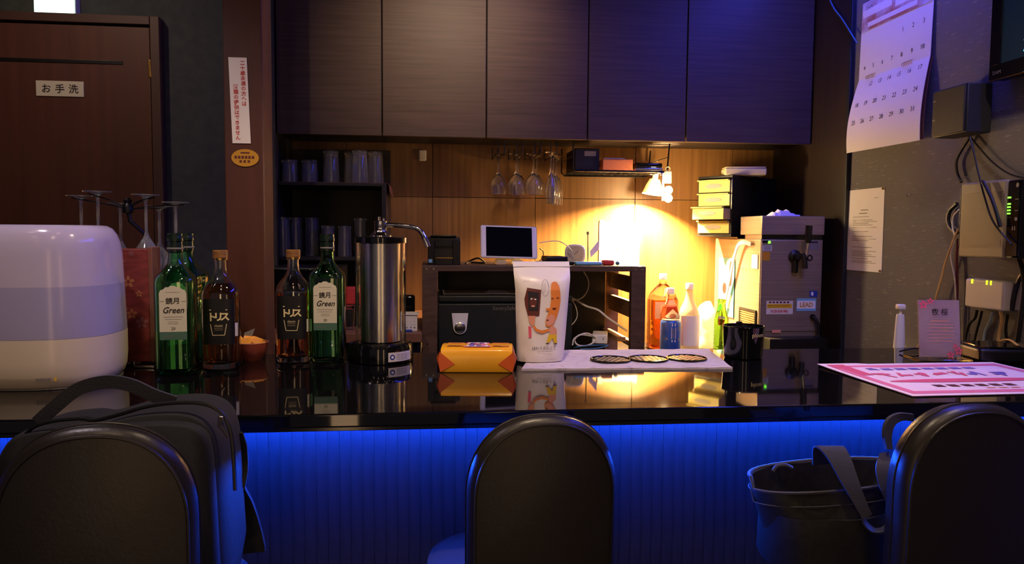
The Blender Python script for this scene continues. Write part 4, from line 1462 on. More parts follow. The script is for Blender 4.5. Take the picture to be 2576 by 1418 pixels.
# black wallet, clock, little things on the rack top
q = at(1398, 655, Y=YU + .08)
wl2 = thing('card_case', 'flat black case lying beside the tablet', 'case', (q.x, YU + .10, ztop + .0005), R(6))
obj('lower_half', BOX((-.062, -.04, 0), (.062, .045, .012), .003), 'black', wl2)
obj('upper_half', BOX((-.042, -.035, .0125), (.040, .04, .030), .004), 'black', wl2)
obj('trim_line', BOX((-.040, -.033, .0302), (.020, .038, .0318), .0006, 1), 'brass', wl2)
q = at(1447, 635, Y=YU + .17)
ck = thing('alarm_clock', 'small white rounded alarm clock facing the bar', 'clock', (q.x, YU + .17, ztop + .0005), R(-10))
b = NB()
rings(b, [[V((x_, y_, .037 + z_)) for x_, z_ in [(p_.x, p_.y) for p_ in supr(.039 * s_, .036 * s_, 0, 3, 32)]] for y_, s_ in ((0, .94), (.003, 1), (.030, 1), (.036, .9))])
bmesh.ops.recalc_face_normals(b, faces=b.faces)
obj('case', b, 'white_gloss', ck)
b = NB()
rings(b, [[V((p_.x, y_, .037 + p_.y)) for p_ in supr(.033, .030, 0, 3, 32)] for y_ in (-.0016, .001)])
bmesh.ops.recalc_face_normals(b, faces=b.faces)
obj('dial', b, 'clock_face', ck)
fn = plane_fn((0, -.002, .037), XD, ZD)
text(ck, [(str(i), .0245 * math.sin(2 * PI * i / 12), .0235 * math.cos(2 * PI * i / 12), .008) for i in range(1, 13)], fn, 'print_grey', 'numerals')
decal('hand', [[(-.0008, 0), (.0008, 0), (.0116, .012), (.0104, .0128)], [(-.0006, 0), (.0006, 0), (-.017, .010)]], fn, 'print_dark', ck, .0004)
q = at(1482, 655, Y=YU + .10)
b = tube([(q.x, YU + .12, ztop), (q.x - .002, YU + .12, at(1481, 590, Y=YU + .12).z)], .0022, 8)
lathe([(.001, 0), (.005, 0), (.005, .010), (.001, .012)], 10, b, (q.x - .002, YU + .12, at(1481, 590, Y=YU + .12).z))
lathe([(.001, 0), (.016, 0), (.014, .004), (.001, .004)], 16, b, (q.x, YU + .12, ztop + .0004))
tag(obj('memo_clip_stand', b, 'chrome'), 'thin upright silver memo rod beside the clock', 'stand')
b = NB()
prism([at(1486, 648, Y=YU + .15), at(1506, 628, Y=YU + .15), at(1506, 605, Y=YU + .15), at(1484, 632, Y=YU + .15)], (0, .002, 0), b)
tag(obj('leaning_card', b, 'paper'), 'white card leaning diagonally behind the memo rod', 'card')
q0, q1 = at(1507, 655, Y=3.345), at(1608, 655, Y=3.345)
zq = at(1560, 558, Y=3.345).z
zq0 = at(1560, 672, Y=3.345).z
mb = thing('memo_board', 'bright white memo sheet taped to the back wall under the lamp', 'notice', ((q0.x + q1.x) / 2, 3.3455, zq0))
hw_ = (q1.x - q0.x) / 2
obj('sheet', BOX((-hw_, .001, 0), (hw_, .003, zq - zq0)), 'paper', mb)
for sx_k in (-1, 1):
    obj('tape', BOX((sx_k * (hw_ - .012) - .010, -.0002, zq - zq0 - .012), (sx_k * (hw_ - .012) + .010, .0008, zq - zq0 + .008)), 'sticker', mb)
fn = plane_fn((0, .001, .024), XD, ZD, .0006)
decal('ink_mark', [[(x_ * 1.2 / 1000, z_ * 1.2 / 1000) for x_, z_ in pl] for pl in ([(-16, 42), (-4, 52), (-2, 50), (-14, 40)], [(-8, 44), (4, 48), (4, 46), (-7, 42)], [(14, 55), (20, 60), (20, 57), (15, 53)], [(12, 40), (24, 44), (25, 42), (13, 37)], [(2, 108), (8, 116), (9, 112), (4, 106)], [(-32, 34), (-28, 40), (-27, 36), (-31, 33)], [(4, 38), (8, 40), (8, 37), (4, 36)])], fn, 'print_dark', mb)
for (ua, ub, m_, nm, lb_, ct_, yy, hz) in ((1449, 1516, 'sticker_blue', 'tissue_packet', 'pale blue and white packet lying on the rack edge', 'packet', .03, .013), (1519, 1546, 'print_red', 'red_packet', 'small glossy red packet lying under the memo sheet', 'packet', .035, .019), (1549, 1561, 'cord_blue', 'teal_ball', 'tiny teal rubber ball next to the red packet', 'ball', .035, .012)):
    a_, b__ = at(ua, 664, Y=YU + yy), at(ub, 664, Y=YU + yy)
    if nm == 'teal_ball':
        bm = NB()
        bmesh.ops.create_uvsphere(bm, u_segments=14, v_segments=10, radius=.0075)
        o = obj(nm, bm, m_)
        o.location = ((a_.x + b__.x) / 2, YU + yy + .01, ztop + .008)
    else:
        o = obj(nm, BOX((a_.x, YU + yy, ztop + .0004), (b__.x, YU + yy + .05, ztop + hz), .006, 3), m_)
    tag(o, lb_, ct_)
# cables
def cable(name, pts, r, m_, label, k=6):
    return tag(obj(name, tube(spline(pts, k), r, 7), m_), label, 'cable')
cable('charging_cable', [at(1356, 611, Y=YU + .10), at(1372, 608, Y=YU + .10), at(1400, 606, Y=YU + .12), at(1420, 613, Y=YU + .13), at(1438, 630, Y=YU + .14), at(1442, 645, Y=YU + .145)], .0018, 'cord_white', 'white charging cable arching from the tablet to the clock')
cable('charging_cable', [at(1358, 625, Y=YU + .14), at(1366, 632, Y=YU + .16), at(1366, 648, Y=YU + .18), at(1358, 655, Y=YU + .17)], .002, 'cord_black', 'thin black cable curving out behind the tablet')
cable('adapter_cable', [V((at(1172, 655, Y=YU + .09).x, YU + .10, ztop + .003)), V((at(1185, 652, Y=YU + .09).x, YU + .14, ztop + .012)), V((at(1205, 645, Y=YU + .09).x, YU + .12, ztop + .022)), V((at(1222, 655, Y=YU + .09).x, YU + .16, ztop + .004)), V((at(1190, 655, Y=YU + .09).x, YU + .20, ztop + .003))], .0035, 'cord_black', 'tangled black adapter cable between printer and tablet')
cable('hanging_cable', [at(1468, 682, Y=2.80), at(1480, 705, Y=2.80), at(1478, 730, Y=2.80), at(1462, 750, Y=2.79), at(1436, 756, Y=2.78), at(1420, 765, Y=2.77)], .0022, 'cord_white', 'thin pale cable looping down from the rack top')
cable('hanging_cable', [at(1435, 748, Y=2.79), at(1448, 770, Y=2.78), at(1452, 795, Y=2.78), at(1440, 815, Y=2.78), at(1420, 824, Y=2.78)], .0018, 'cord_white', 'thin pale cable bulging out beside the pouch')
cable('extension_cable', [at(1428, 746, Y=2.82), at(1450, 755, Y=2.80), at(1475, 770, Y=2.76), at(1505, 780, Y=2.72), at(1530, 800, Y=2.70), at(1578, 832, Y=2.69)], .0042, 'cord_white', 'thick white extension cable running diagonally to the front post')
cable('cable_coil', [at(1440, 868, Y=2.68), at(1446, 850, Y=2.68), at(1475, 838, Y=2.70), at(1500, 852, Y=2.72), at(1480, 868, Y=2.70), at(1455, 868, Y=2.68), at(1446, 855, Y=2.70), at(1460, 842, Y=2.75), at(1495, 846, Y=2.76)], .003, 'cord_white', 'coiled white cable in the bottom of the rack')
cable('cable_coil', [at(1444, 875, Y=2.68), at(1454, 872, Y=2.66), at(1490, 868, Y=2.66), at(1530, 868, Y=2.66), at(1500, 876, Y=2.64), at(1460, 878, Y=2.64)], .0022, 'cord_blue', 'blue network cable under the white coil')
q = at(1508, 852, Y=2.74)
ps = thing('power_strip', 'white power strip block by the coiled cables', 'power strip', (q.x, 2.735, ZL), R(-14))
obj('body', BOX((-.028, -.02, .090), (.028, .10, .123), .004), 'white', ps)
obj('support', BOX((-.022, -.015, 0), (.022, .09, .0895), .002), 'black', ps)
b = NB()
box(b, (.012, -.0212, .103), (.014, -.0195, .113))
obj('socket_slot', b, 'print_dark', ps)

# ------------------------------------------------------------------ bottles beside the rack
def pet(name, label, u0_, u1_, vtop, Y, cap_m, liq, fill, square=0):
    a_, b__ = at(u0_, 800, Y=Y), at(u1_, 800, Y=Y)
    r = (b__.x - a_.x) / 2
    H = at((u0_ + u1_) / 2, vtop, Y=Y).z - ZL
    t = thing(name, label, 'bottle', ((a_.x + b__.x) / 2, Y, ZL + .0005))
    e_ = 4 if square else 2
    zsx = H - .115 - (.0 if square else .02)
    lo = [(r * .86, 0), (r, .006)]
    k = 7
    for i in range(k):
        z_ = .012 + (zsx - .012) * (i + .5) / k
        if square == 1 and i < 4:
            lo += [(r, z_ - .008), (r * .965, z_)]
        else:
            lo += [(r, z_)]
    lo += [(r, zsx), (r * .82, zsx + .03), (r * .45, zsx + .062), (.0145, H - .042), (.0145, H - .024)]
    bm = NB()
    rings(bm, [supr(r_, r_, z_, e_ if r_ > r * .6 else 2, 32) for r_, z_ in lo])
    obj('bottle_body', bm, 'glass_thin' if liq else 'frosted', t, 50)
    if liq:
        lq_ = [(r_ - .0012, z_ + .0006) for r_, z_ in lo if z_ < fill * H]
        lq_.append((lq_[-1][0], fill * H))
        bm = NB()
        rings(bm, [supr(r_, r_, z_, e_, 32) for r_, z_ in lq_])
        obj('drink', bm, liq, t, 50)
    obj('cap', lathe([(.0145, H - .026), (.0165, H - .025), (.0165, H - .002), (.015, H)], 24), cap_m, t)
    return t, r, H
t, r, H = pet('tea_bottle', 'big square PET bottle of amber tea with white cap', 1632, 1700, 688, 3.165, 'white', 'tea', .66, 1)
fn = plane_fn((0, -r - .0006, 0), XD, ZD)
lb = decal('label_sheet', [qd(-r * .85, H * .42, r * .30, H * .64)], fn, 'clear_label', t)
decal('label_sheet', [ell(-r * .3, H * .55, r * .16, r * .3)], fn, 'print_cream', lb, .0004)
t, r, H = pet('juice_bottle', 'squat bottle of red drink with gold diamond label and white cap', 1664, 1706, 724, 3.04, 'white', 'red_drink', .72, 2)
fn = plane_fn((0, -r - .0006, 0), XD, ZD)
c_ = H * .58
lb = decal('label_sheet', [[(0, c_ - .030), (r * .92, c_), (0, c_ + .030), (-r * .92, c_)]], fn, 'print_cream', t)
decal('label_sheet', [ell(0, c_, r * .4, .010)], fn, 'blossom_gold', lb, .0004)
t, r, H = pet('water_bottle', 'clear PET bottle with white cap and white wrap, glaring in lamplight', 1708, 1758, 712, 3.07, 'white', None, 0, 0)
b = NB()
rings(b, [supr(r + .0012, r + .0012, z_, 2, 32) for z_ in (.03, H - .135)], False, False)
obj('label_wrap', b, 'white', t)
a_, b__ = at(1661, 860, Y=2.965), at(1711, 860, Y=2.965)
r = (b__.x - a_.x) / 2
H = at(1686, 803, Y=2.965).z - ZL
cn_ = thing('drink_can', 'tall blue drink can in front of the red drink', 'can', ((a_.x + b__.x) / 2, 2.965, ZL + .0005))
obj('can_body', lathe([(r * .8, 0), (r, .008), (r, H - .012), (r * .86, H - .003)], 36), 'can_blue', cn_)
obj('can_lid', lathe([(r * .84, H - .0028), (r * .86, H - .001), (r * .86, H), (r * .78, H), (r * .76, H - .004), (.001, H - .004)], 36), 'aluminium', cn_)
def cfn(x, y, z=0):
    rr = r + .0004 + z
    return V((rr * math.sin(x / rr), -rr * math.cos(x / rr), y))
decal('can_print', [qd(-.0095, H - .075, .0095, H - .028), qd(-.008, H - .024, .008, H - .012), qd(-.008, H - .088, .008, H - .079)], cfn, 'sticker', cn_)
decal('can_print', [qd(-.0075, H - .072 + i * .006, .0075, H - .0695 + i * .006) for i in range(7)], cfn, 'print_grey', cn_, .0003)
decal('can_print', [[(.014, H - .04), (.030, H - .012), (.030, H - .045)], ell(-.028, H - .075, .004, .005), ell(.026, H - .078, .004, .006)], cfn, 'print_grey', cn_)
a_, b__ = at(1752, 800, Y=3.19), at(1798, 800, Y=3.19)
hh = at(1770, 765, Y=3.19).z - ZL
b = NB()
w_ = (b__.x - a_.x) / 2
rs = []
for j in range(11):
    t_ = j / 10
    s_ = 1 + .05 * math.sin(j * 2.1) - .45 * max(0, t_ - .78) / .22
    rs.append([V((p_.x + .004 * math.sin(j * 1.3 + p_.y * 60), p_.y, hh * t_ + (.01 * math.sin(p_.x * 70) if j > 7 else 0))) for p_ in supr(w_ * s_, .06 * s_, 0, 2.6, 28)])
rings(b, rs)
o = obj('plastic_bag', b, 'bag_film')
o.location = ((a_.x + b__.x) / 2, 3.20, ZL + .001)
tag(o, 'crumpled white plastic bag glowing behind the green bottle', 'bag')
a_, b__ = at(1796, 840, Y=2.97), at(1831, 840, Y=2.97)
r = (b__.x - a_.x) / 2
H = at(1814, 752, Y=2.97).z - ZL
gb = thing('ribbed_bottle', 'small ribbed bright green glass bottle beside the beer dispenser', 'bottle', ((a_.x + b__.x) / 2, 2.97, ZL + .0005))
pr = [(r * .85, 0), (r, .005)]
nb = 8
hb = H * .60
for i in range(nb):
    z_ = .008 + (hb - .008) * i / nb
    pr += [(r * .93, z_ + .001), (r, z_ + (hb - .008) / nb * .5), (r * .95, z_ + (hb - .008) / nb * .95)]
pr += [(r, hb + .004), (r * .86, hb + .024), (r * .62, hb + .050), (r * .50, H - .014), (r * .58, H - .012), (r * .58, H - .002), (r * .45, H)]
obj('glass', lathe(pr, 32), 'glass_green_bright', gb, 50)
def rfn(x, y, z=0):
    rr = r * 1.02 + .0006 + z
    return V((rr * math.sin(x / rr), -rr * math.cos(x / rr), y))
decal('label_sheet', [[(-.024, hb - .012), (-.002, hb - .012), (.004, hb + .010), (-.024, hb + .016)]], rfn, 'print_orange', gb)
decal('label_sheet', [[(-.024, hb + .016), (.006, hb + .014), (.0, hb + .024), (-.022, hb + .024)]], rfn, 'sticker', gb)

# ------------------------------------------------------------------ beer dispenser
YF = 2.80
f0, f1 = at(1911, 730, Y=YF), at(2068, 730, Y=YF)
be = thing('beer_dispenser', 'tall stainless steel beer dispenser with black tap, against the wall end', 'dispenser', (f0.x, YF, ZL))
BW = f1.x - f0.x
zt_ = at(1990, 602, Y=YF).z - ZL
BD = .47
obj('body', BOX((0, .004, 0), (BW, BD, zt_), .004), 'steel_brushed', be)
obj('front_panel', BOX((.004, 0, .120), (BW - .004, .0035, zt_ - .004), .001), 'steel_brushed', be)
zc0, zc1 = at(1990, 591, Y=YF).z - ZL, at(1990, 543, Y=YF).z - ZL
obj('top_gap', BOX((.004, .004, zt_ + .0002), (BW - .004, .16, zc0 - .0002)), 'black', be)
xc1 = at(2074, 560, Y=YF).x - f0.x
obj('top_cap', BOX((0, -.004, zc0), (min(xc1, XW - .02 - f0.x), .20, zc1), .003), 'steel_brushed', be)
obj('drip_tray', BOX((.012, -.075, .0), (BW - .010, -.001, .101), .003), 'black', be)
obj('control_plate', BOX((.004, -.001, zt_ - .014), (.032, .0, zt_ - .004)), 'black', be)
fn = plane_fn((0, 0, 0), XD, ZD, .0009)
def bp(u, v):
    q = at(u, v, Y=YF)
    return q.x - f0.x, q.z - ZL
def bq(u0_, v0_, u1_, v1_):
    a_ = bp(u0_, v1_)
    b__ = bp(u1_, v0_)
    return qd(a_[0], a_[1], b__[0], b__[1])
decal('sticker', [bq(1918, 617, 1942, 631)], fn, 'sticker', be)
decal('sticker', [bq(1917, 633, 1937, 655)], fn, 'sticker_orange', be)
decal('sticker', [bq(2026, 604, 2059, 628)], fn, 'print_grey', be)
decal('sticker_rule', [bq(2035, 607, 2057, 611)] + [bq(1921, 619 + i * 3, 1939, 620 + i * 3) for i in range(4)], fn, 'print_dark', be, .0003)
s1_ = decal('sticker', [bq(1927, 756, 1995, 790)], fn, 'sticker', be)
decal('sticker_band', [bq(1929, 764, 1992, 775)], fn, 'print_yellow', s1_, .0003)
decal('sticker_rule', [bq(1934 + i * 9, 758, 1940 + i * 9, 762) for i in range(6)] + [bq(1931, 767, 1988, 768.4), bq(1931, 771, 1988, 772)], fn, 'print_brown', s1_, .0006)
c_ = bp(1960, 782.5)
text(s1_, [('0120-030-906', c_[0], c_[1], .0150, .82)], fn, 'print_red', lift=.0006, bold=.03)
s2_ = decal('sticker', [bq(2003, 750, 2053, 782)], fn, 'sticker_blue', be)
decal('sticker_band', [bq(2004.5, 756, 2051, 776)], fn, 'print_white', s2_, .0003)
c_ = bp(2028, 766)
text(s2_, [('LEAD', c_[0], c_[1], .0250, .9)], fn, 'sticker_orange', lift=.0006, bold=.03)
decal('sticker', [bq(2036, 731, 2056, 747)], fn, 'print_blue', be)
decal('sticker', [bq(2040, 734, 2046, 743)], fn, 'print_white', be, .0003)
decal('sticker', [bq(1942, 829, 1964, 837)], fn, 'print_skin', be)
c_ = bp(1935, 609)
b = lathe([(.001, 0), (.0055, 0), (.005, .003), (.001, .0035)], 16)
bmesh.ops.transform(b, matrix=Matrix.Translation((c_[0], -.001, c_[1])) @ Matrix.Rotation(R(90), 4, 'X'), verts=b.verts)
obj('power_lamp', b, 'led_green', be)
b = NB()
for u, v in ((1916, 737), (1916, 757), (1915, 808), (2057, 738), (2057, 757), (2056, 808)):
    c_ = bp(u, v)
    b2 = lathe([(.001, 0), (.003, 0), (.0024, .002), (.001, .0022)], 8)
    bmesh.ops.transform(b2, matrix=Matrix.Translation((c_[0], -.0003, c_[1])) @ Matrix.Rotation(R(90), 4, 'X'), verts=b2.verts)
    me_ = bpy.data.meshes.new('tmp')
    b2.to_mesh(me_)
    b2.free()
    b.from_mesh(me_)
    bpy.data.meshes.remove(me_)
obj('screw', b, 'aluminium', be)
# tap
tx, tz = bp(2001, 645)
b = lathe([(.001, 0), (.024, 0), (.026, .004), (.020, .010), (.012, .012), (.012, .035), (.001, .036)], 24)
bmesh.ops.transform(b, matrix=Matrix.Translation((tx - .004, 0, tz)) @ Matrix.Rotation(R(90), 4, 'X'), verts=b.verts)
tp = obj('tap', b, 'black', be)
hx, hz0 = bp(2018, 612)
_, hz1 = bp(2018, 567)
b = NB()
sweep(b, [(hx, -.045, hz0 + .002), (hx, -.046, hz0 + .02), (hx + .001, -.048, hz1)], lambda i: [(x_ * (1 if i else .8), y_ * (1 if i else .8)) for x_, y_ in circ(.0125, 14)])
obj('tap_handle', b, 'black', tp)
obj('tap_neck', tube([(hx, -.045, hz0 + .004), (hx - .003, -.040, tz + .010)], .006, 10), 'chrome', tp)
b = tube([(tx + .012, -.030, tz + .012), (tx + .018, -.036, tz - .01), (tx + .020, -.038, tz - .045)], .011, 12)
tube([(tx - .004, -.004, tz - .01), (tx - .004, -.008, tz - .035), (tx - .004, -.006, tz - .062)], .012, 12, b)
obj('tap_nozzle', b, 'black', tp)
o = obj('tap_ring', tube([(hx + .012 + .009 * math.cos(a), -.040, tz - .004 + .010 * math.sin(a)) for a in [2 * PI * k / 16 for k in range(16)]], .003, 6, closed=True), 'black', tp)
x0_, z0_ = bp(2042, 795)
obj('hose_grommet', tube([(x0_, .001, z0_), (x0_, -.012, z0_)], .009, 12), 'black', be)
obj('drain_hose', tube(spline([(x0_, -.008, z0_), (x0_ + .014, -.018, z0_ - .02), (x0_ + .020, -.02, z0_ - .06), (x0_ + .021, -.02, .106)], 5), .0062, 10), 'cord_black', be)
# side vent grille (faces the lamp)
yv0, yv1 = .02, .18
zv0, zv1 = .055, .20
g_ = obj('vent_frame', (lambda b: (box(b, (-.006, yv0, zv0), (-.0005, yv0 + .010, zv1)), box(b, (-.006, yv1 - .010, zv0), (-.0005, yv1, zv1)), box(b, (-.006, yv0 + .010, zv1 - .010), (-.0005, yv1 - .010, zv1)), box(b, (-.006, yv0 + .010, zv0), (-.0005, yv1 - .010, zv0 + .010)))[0])(NB()), 'black', be)
for i in range(14):
    z_ = zv0 + .013 + i * .0088
    obj('vent_slat', BOX((-.0045, yv0 + .0105, z_), (-.0008, yv1 - .0105, z_ + .005)), 'rack_wood_pale', g_, 0)
# poster strap on its side: teal folded leaflet and white strap
def sp_(y_, z_, o_=.002):
    return V((f0.x - o_, YF + y_, ZL + z_))
lf = thing('leaflet', 'pale blue leaflet taped to the lamp side of the beer dispenser', 'leaflet', sp_(.34, .22))
obj('sheet', BOX((-.0022, -.10, -.075), (-.0005, .07, .175), .0003, 1), 'poster_teal', lf)
fn = plane_fn((-.0024, 0, 0), (0, -1, 0), ZD)
decal('leaflet_print', [qd(-.05, -.04, .08, .02), qd(.02, .05, .05, .165)], fn, 'print_white', lf)
decal('leaflet_print', [ell(.062, .11, .016, .055), ell(.0, .045, .022, .024)], fn, 'print_dark', lf, .0003)
decal('leaflet_print', [ell(-.03, .05, .012, .03)], fn, 'print_skin', lf, .0003)
stp = thing('white_hose', 'white flat strap hanging down the lamp side of the beer dispenser', 'strap', sp_(.04, zt_ - .03, .006))
b = NB()
sweep(b, spline([V((-.003, .03, .010)), V((-.012, .09, .016)), V((-.016, .14, -.01)), V((-.014, .20, -.12)), V((-.012, .27, -.27))], 6), rect(.016, .004), up=(1, 0, 0))
obj('strap', b, 'white', stp)
obj('strap_end', BOX((-.024, .262, -.276), (-.0065, .275, -.262), .002), 'white', stp)
o = tag(obj('memo_note', BOX((f0.x - .0028, YF + .02, ZL + zt_ - .115), (f0.x - .0008, YF + .075, ZL + zt_ - .06)), 'paper'), 'blank white note stuck near the front edge of the beer dispenser', 'note')
# tissue on the cap
b = NB()
q = at(1968, 541, Y=YF + .05)
rs = []
for i in range(11):
    a_ = i / 10
    x_ = -.055 + .115 * a_
    hgt = .024 * math.sin(PI * min(1, a_ * 1.15)) ** .6 + (.006 * math.sin(i * 2.4)) + (.012 if i == 10 else 0)
    rs.append([V((x_, -.03, 0)), V((x_ + .004, -.015, max(.002, hgt * .8))), V((x_, .0, max(.003, hgt))), V((x_ - .003, .015, max(.002, hgt * .6))), V((x_, .03, 0))])
rings(b, rs, True, True)
o = tag(obj('tissue', b, 'tissue', None, 20), 'crumpled white tissue on top of the beer dispenser', 'tissue')
o.location = (q.x, YF + .05, ZL + zc1 + .0005)

# ------------------------------------------------------------------ drawer chest behind the cap
zdc = ZL + zt_ + .008
c0 = at(1838, 520, Y=3.03)
chz = at(1840, 440, Y=3.03).z - zdc
chx = thing('drawer_chest', 'black drawer chest with clear yellowish drawers, on the beer dispenser', 'drawers', (c0.x, 3.02, zdc))
ang = R(-56)
chx.rotation_euler = (0, 0, ang)
# local x = along the drawer fronts, local y = depth behind them
CWd, CDp = .17, .34
f = NB()
box(f, (-CWd, .002, 0), (0, CDp, .014), .001, 1)
box(f, (-CWd, .002, chz - .010), (0, CDp, chz), .001, 1)
box(f, (-.006, .002, .0142), (0, CDp, chz - .0102), .001, 1)
box(f, (-CWd, .002, .0142), (-CWd + .006, CDp, chz - .0102), .001, 1)
box(f, (-CWd + .0062, CDp - .005, .0142), (-.0062, CDp, chz - .0102))
obj('case', f, 'black', chx)
hd = (chz - .026) / 4
for i in range(4):
    z_ = .0146 + i * hd
    pull = .045 if i == 1 else .004
    dr = obj('drawer', (lambda b: (box(b, (-CWd + .008, -pull, z_), (-.008, -pull + .003, z_ + hd - .004), .0008, 1), box(b, (-CWd + .008, -pull + .0032, z_), (-.008, CDp - .02, z_ + .003)), box(b, (-CWd + .008, -pull + .0032, z_ + .0032), (-CWd + .011, CDp - .02, z_ + hd - .012)), box(b, (-.011, -pull + .0032, z_ + .0032), (-.008, CDp - .02, z_ + hd - .012)))[0])(NB()), 'drawer_front', chx)
    obj('lip', BOX((-CWd + .006, -pull - .012, z_ + hd - .010), (-.008, -pull - .0002, z_ + hd - .005), .0012), 'drawer_front', dr)
    obj('recess_shade', prism([(x_, -pull - .0006, y_) for x_, y_ in ell(-CWd * .52, z_ + hd * .45, .042, hd * .17, 18)], (0, -.0012, 0)), 'print_grey', dr)  # grey oval stands for the shade in the drawer's handle recess
    obj('contents', BOX((-CWd + .03, .02, z_ + .0034), (-.04, .15, z_ + hd * .5), .003), 'print_grey', dr)
rs_ = tag(obj('riser_board', BOX((f0.x + .002, 3.03, ZL + zt_ + .0003), (f0.x + .18, 3.25, zdc - .0003), .001), 'black'), 'thin black board under the drawer chest', 'board')
q = at(1866, 430, Y=3.0)
pb = thing('clear_box', 'clear plastic box lying on top of the black drawer chest', 'box', (c0.x + .07, 3.07, zdc + chz + .0004), R(-10))
obj('box_body', BOX((-.085, -.04, 0), (.085, .05, .030), .006, 3), 'frosted', pb)
obj('box_lid', BOX((-.082, -.037, .0304), (.082, .047, .036), .003), 'frosted', pb)

# ------------------------------------------------------------------ things on the calendar wall
def wp(u, v, d=.001):
    return at(u, v, X=XW - d)
YD = V((0, -1, 0))     # to the viewer's right along this wall
# wall calendar
k0, k1 = wp(2166, 206), wp(2347, 138)
yL, yRr = k0.y, k1.y
KW = yL - yRr
zf_ = (k0.z + k1.z) / 2
ztp = wp(2165, 15).z
zbt = (wp(2150, 382, .045).z + wp(2338, 350, .02).z) / 2
cal = thing('wall_calendar', 'large white wall calendar with a curling lower page', 'calendar', (XW, yL, zf_))
UHt, LHt = ztp - zf_, zf_ - zbt
def cu(x, y, z=0):       # upper page: y up from the fold
    return V((-.004 - .006 * (1 - y / UHt) - z, -x, y))
def cl_(x, y, z=0):      # lower page: y down from fold is negative
    t = min(1, -y / LHt)
    d_ = .010 + .040 * math.sin(t * PI * .62) * (1 - .35 * x / KW)
    return V((-d_ - z, -x, y))
def sheet(fn, x0, x1, y0, y1, nx, ny, th=.0012):
    b = NB()
    fr_ = [[b.verts.new(fn(x0 + (x1 - x0) * i / nx, y0 + (y1 - y0) * j / ny)) for i in range(nx + 1)] for j in range(ny + 1)]
    bk_ = [[b.verts.new(fn(x0 + (x1 - x0) * i / nx, y0 + (y1 - y0) * j / ny, -th)) for i in range(nx + 1)] for j in range(ny + 1)]
    for j in range(ny):
        for i in range(nx):
            b.faces.new((fr_[j][i], fr_[j][i + 1], fr_[j + 1][i + 1], fr_[j + 1][i]))
            b.faces.new((bk_[j][i], bk_[j + 1][i], bk_[j + 1][i + 1], bk_[j][i + 1]))
    for i in range(nx):
        b.faces.new((fr_[0][i], bk_[0][i], bk_[0][i + 1], fr_[0][i + 1]))
        b.faces.new((fr_[ny][i], fr_[ny][i + 1], bk_[ny][i + 1], bk_[ny][i]))
    for j in range(ny):
        b.faces.new((fr_[j][0], fr_[j + 1][0], bk_[j + 1][0], bk_[j][0]))
        b.faces.new((fr_[j][nx], bk_[j][nx], bk_[j + 1][nx], fr_[j + 1][nx]))
    return b
up_ = obj('upper_page', sheet(cu, 0, KW, 0, UHt, 8, 6), 'paper', cal)
lo_ = obj('lower_page', sheet(cl_, 0, KW, -LHt, 0, 8, 14), 'paper', cal)
obj('page_stack', sheet(lambda x, y, z=0: V((-.004 - .022 * math.sin(min(1, -y / LHt) * PI * .62) - z, -x, y)), .01, KW + .002, -LHt + .004, -.002, 6, 12, .003), 'liner', cal)
cb_ = lambda polys, m_, lift=.0006, par=up_, fn=cu: decal('page_print', [subdiv_poly(p, 4) for p in polys], fn, m_, par, lift)
gridlabel('picture_print', .002, KW - .002, UHt * .62, UHt - .002, lambda x, y, z=0: cu(x, y, .0008), 'calendar_art', up_, 8, 3)
text(up_, [('DAM', .045, UHt - .024, .018)], cu, 'print_dark', lift=.0014)
cb_([qd(KW * .1, UHt * .66, KW * .8, UHt * .72), qd(KW * .02, UHt * .80, KW * .45, UHt * .90), qd(KW * .5, UHt * .76, KW * .9, UHt * .86)], 'paper', .0013)
dx = KW / 7.4
def cell(c):
    return dx * (.65 + c)
sz_ = .022
text(up_, [(str(n_), cell(3 + n_), UHt * .44, sz_) for n_ in (1, 2, 3)], cu, 'print_dark', lift=.0009)
text(up_, [(str(4 + i), cell(i), UHt * .14, sz_) for i in range(7)], cu, 'print_dark', lift=.0009)
text(lo_, [(str(11 + i), cell(i), -LHt * .10, sz_) for i in range(1, 7)], cl_, 'print_dark', lift=.0009)
text(lo_, [(str(18 + i), cell(i), -LHt * .36, sz_) for i in range(7)], cl_, 'print_dark', lift=.0009)
text(lo_, [(str(25 + i), cell(i), -LHt * .60, sz_) for i in range(7)], cl_, 'print_dark', lift=.0009)
b = NB()
for x0_ in (KW * .14, KW * .66):
    for i in range(7):
        x_ = x0_ + i * .008
        tube([(-.012 - .005 * math.cos(a), -x_, .002 + .006 * math.sin(a)) for a in [2 * PI * j / 10 for j in range(10)]], .0009, 5, b, closed=True)
obj('wire_binding', b, 'brass', cal)
# A4 notice
n0, n1 = wp(2132, 480), wp(2226, 470)
NZ = wp(2222, 686).z
nt_ = thing('wall_notice', 'white printed paper pinned to the wall below the calendar', 'notice', (XW, n0.y, NZ))
NW, NH = n0.y - n1.y, (n0.z + n1.z) / 2 - NZ
nf = lambda x, y, z=0: V((-.0016 - .004 * math.sin(x / NW * PI) * math.sin(y / NH * 3) ** 2 - z, -x, y))
obj('sheet', sheet(nf, 0, NW, 0, NH, 6, 8, .0006), 'paper', nt_)
ln_ = [qd(NW * .2, NH * f_, NW * (.85 - .1 * (i % 3)), NH * f_ + .0016) for i, f_ in enumerate((.10, .12, .15, .18, .20, .22, .24, .29, .37, .39, .42, .48, .53, .56, .58, .60, .62, .66))]
decal('line_print', [subdiv_poly(p, 4) for p in ln_ + [qd(NW * .38, NH * .70, NW * .6, NH * .71), qd(NW * .42, NH * .74, NW * .62, NH * .75), qd(NW * .75, NH * .88, NW * .86, NH * .885)]], nf, 'print_grey', nt_, .0005)
b = NB()
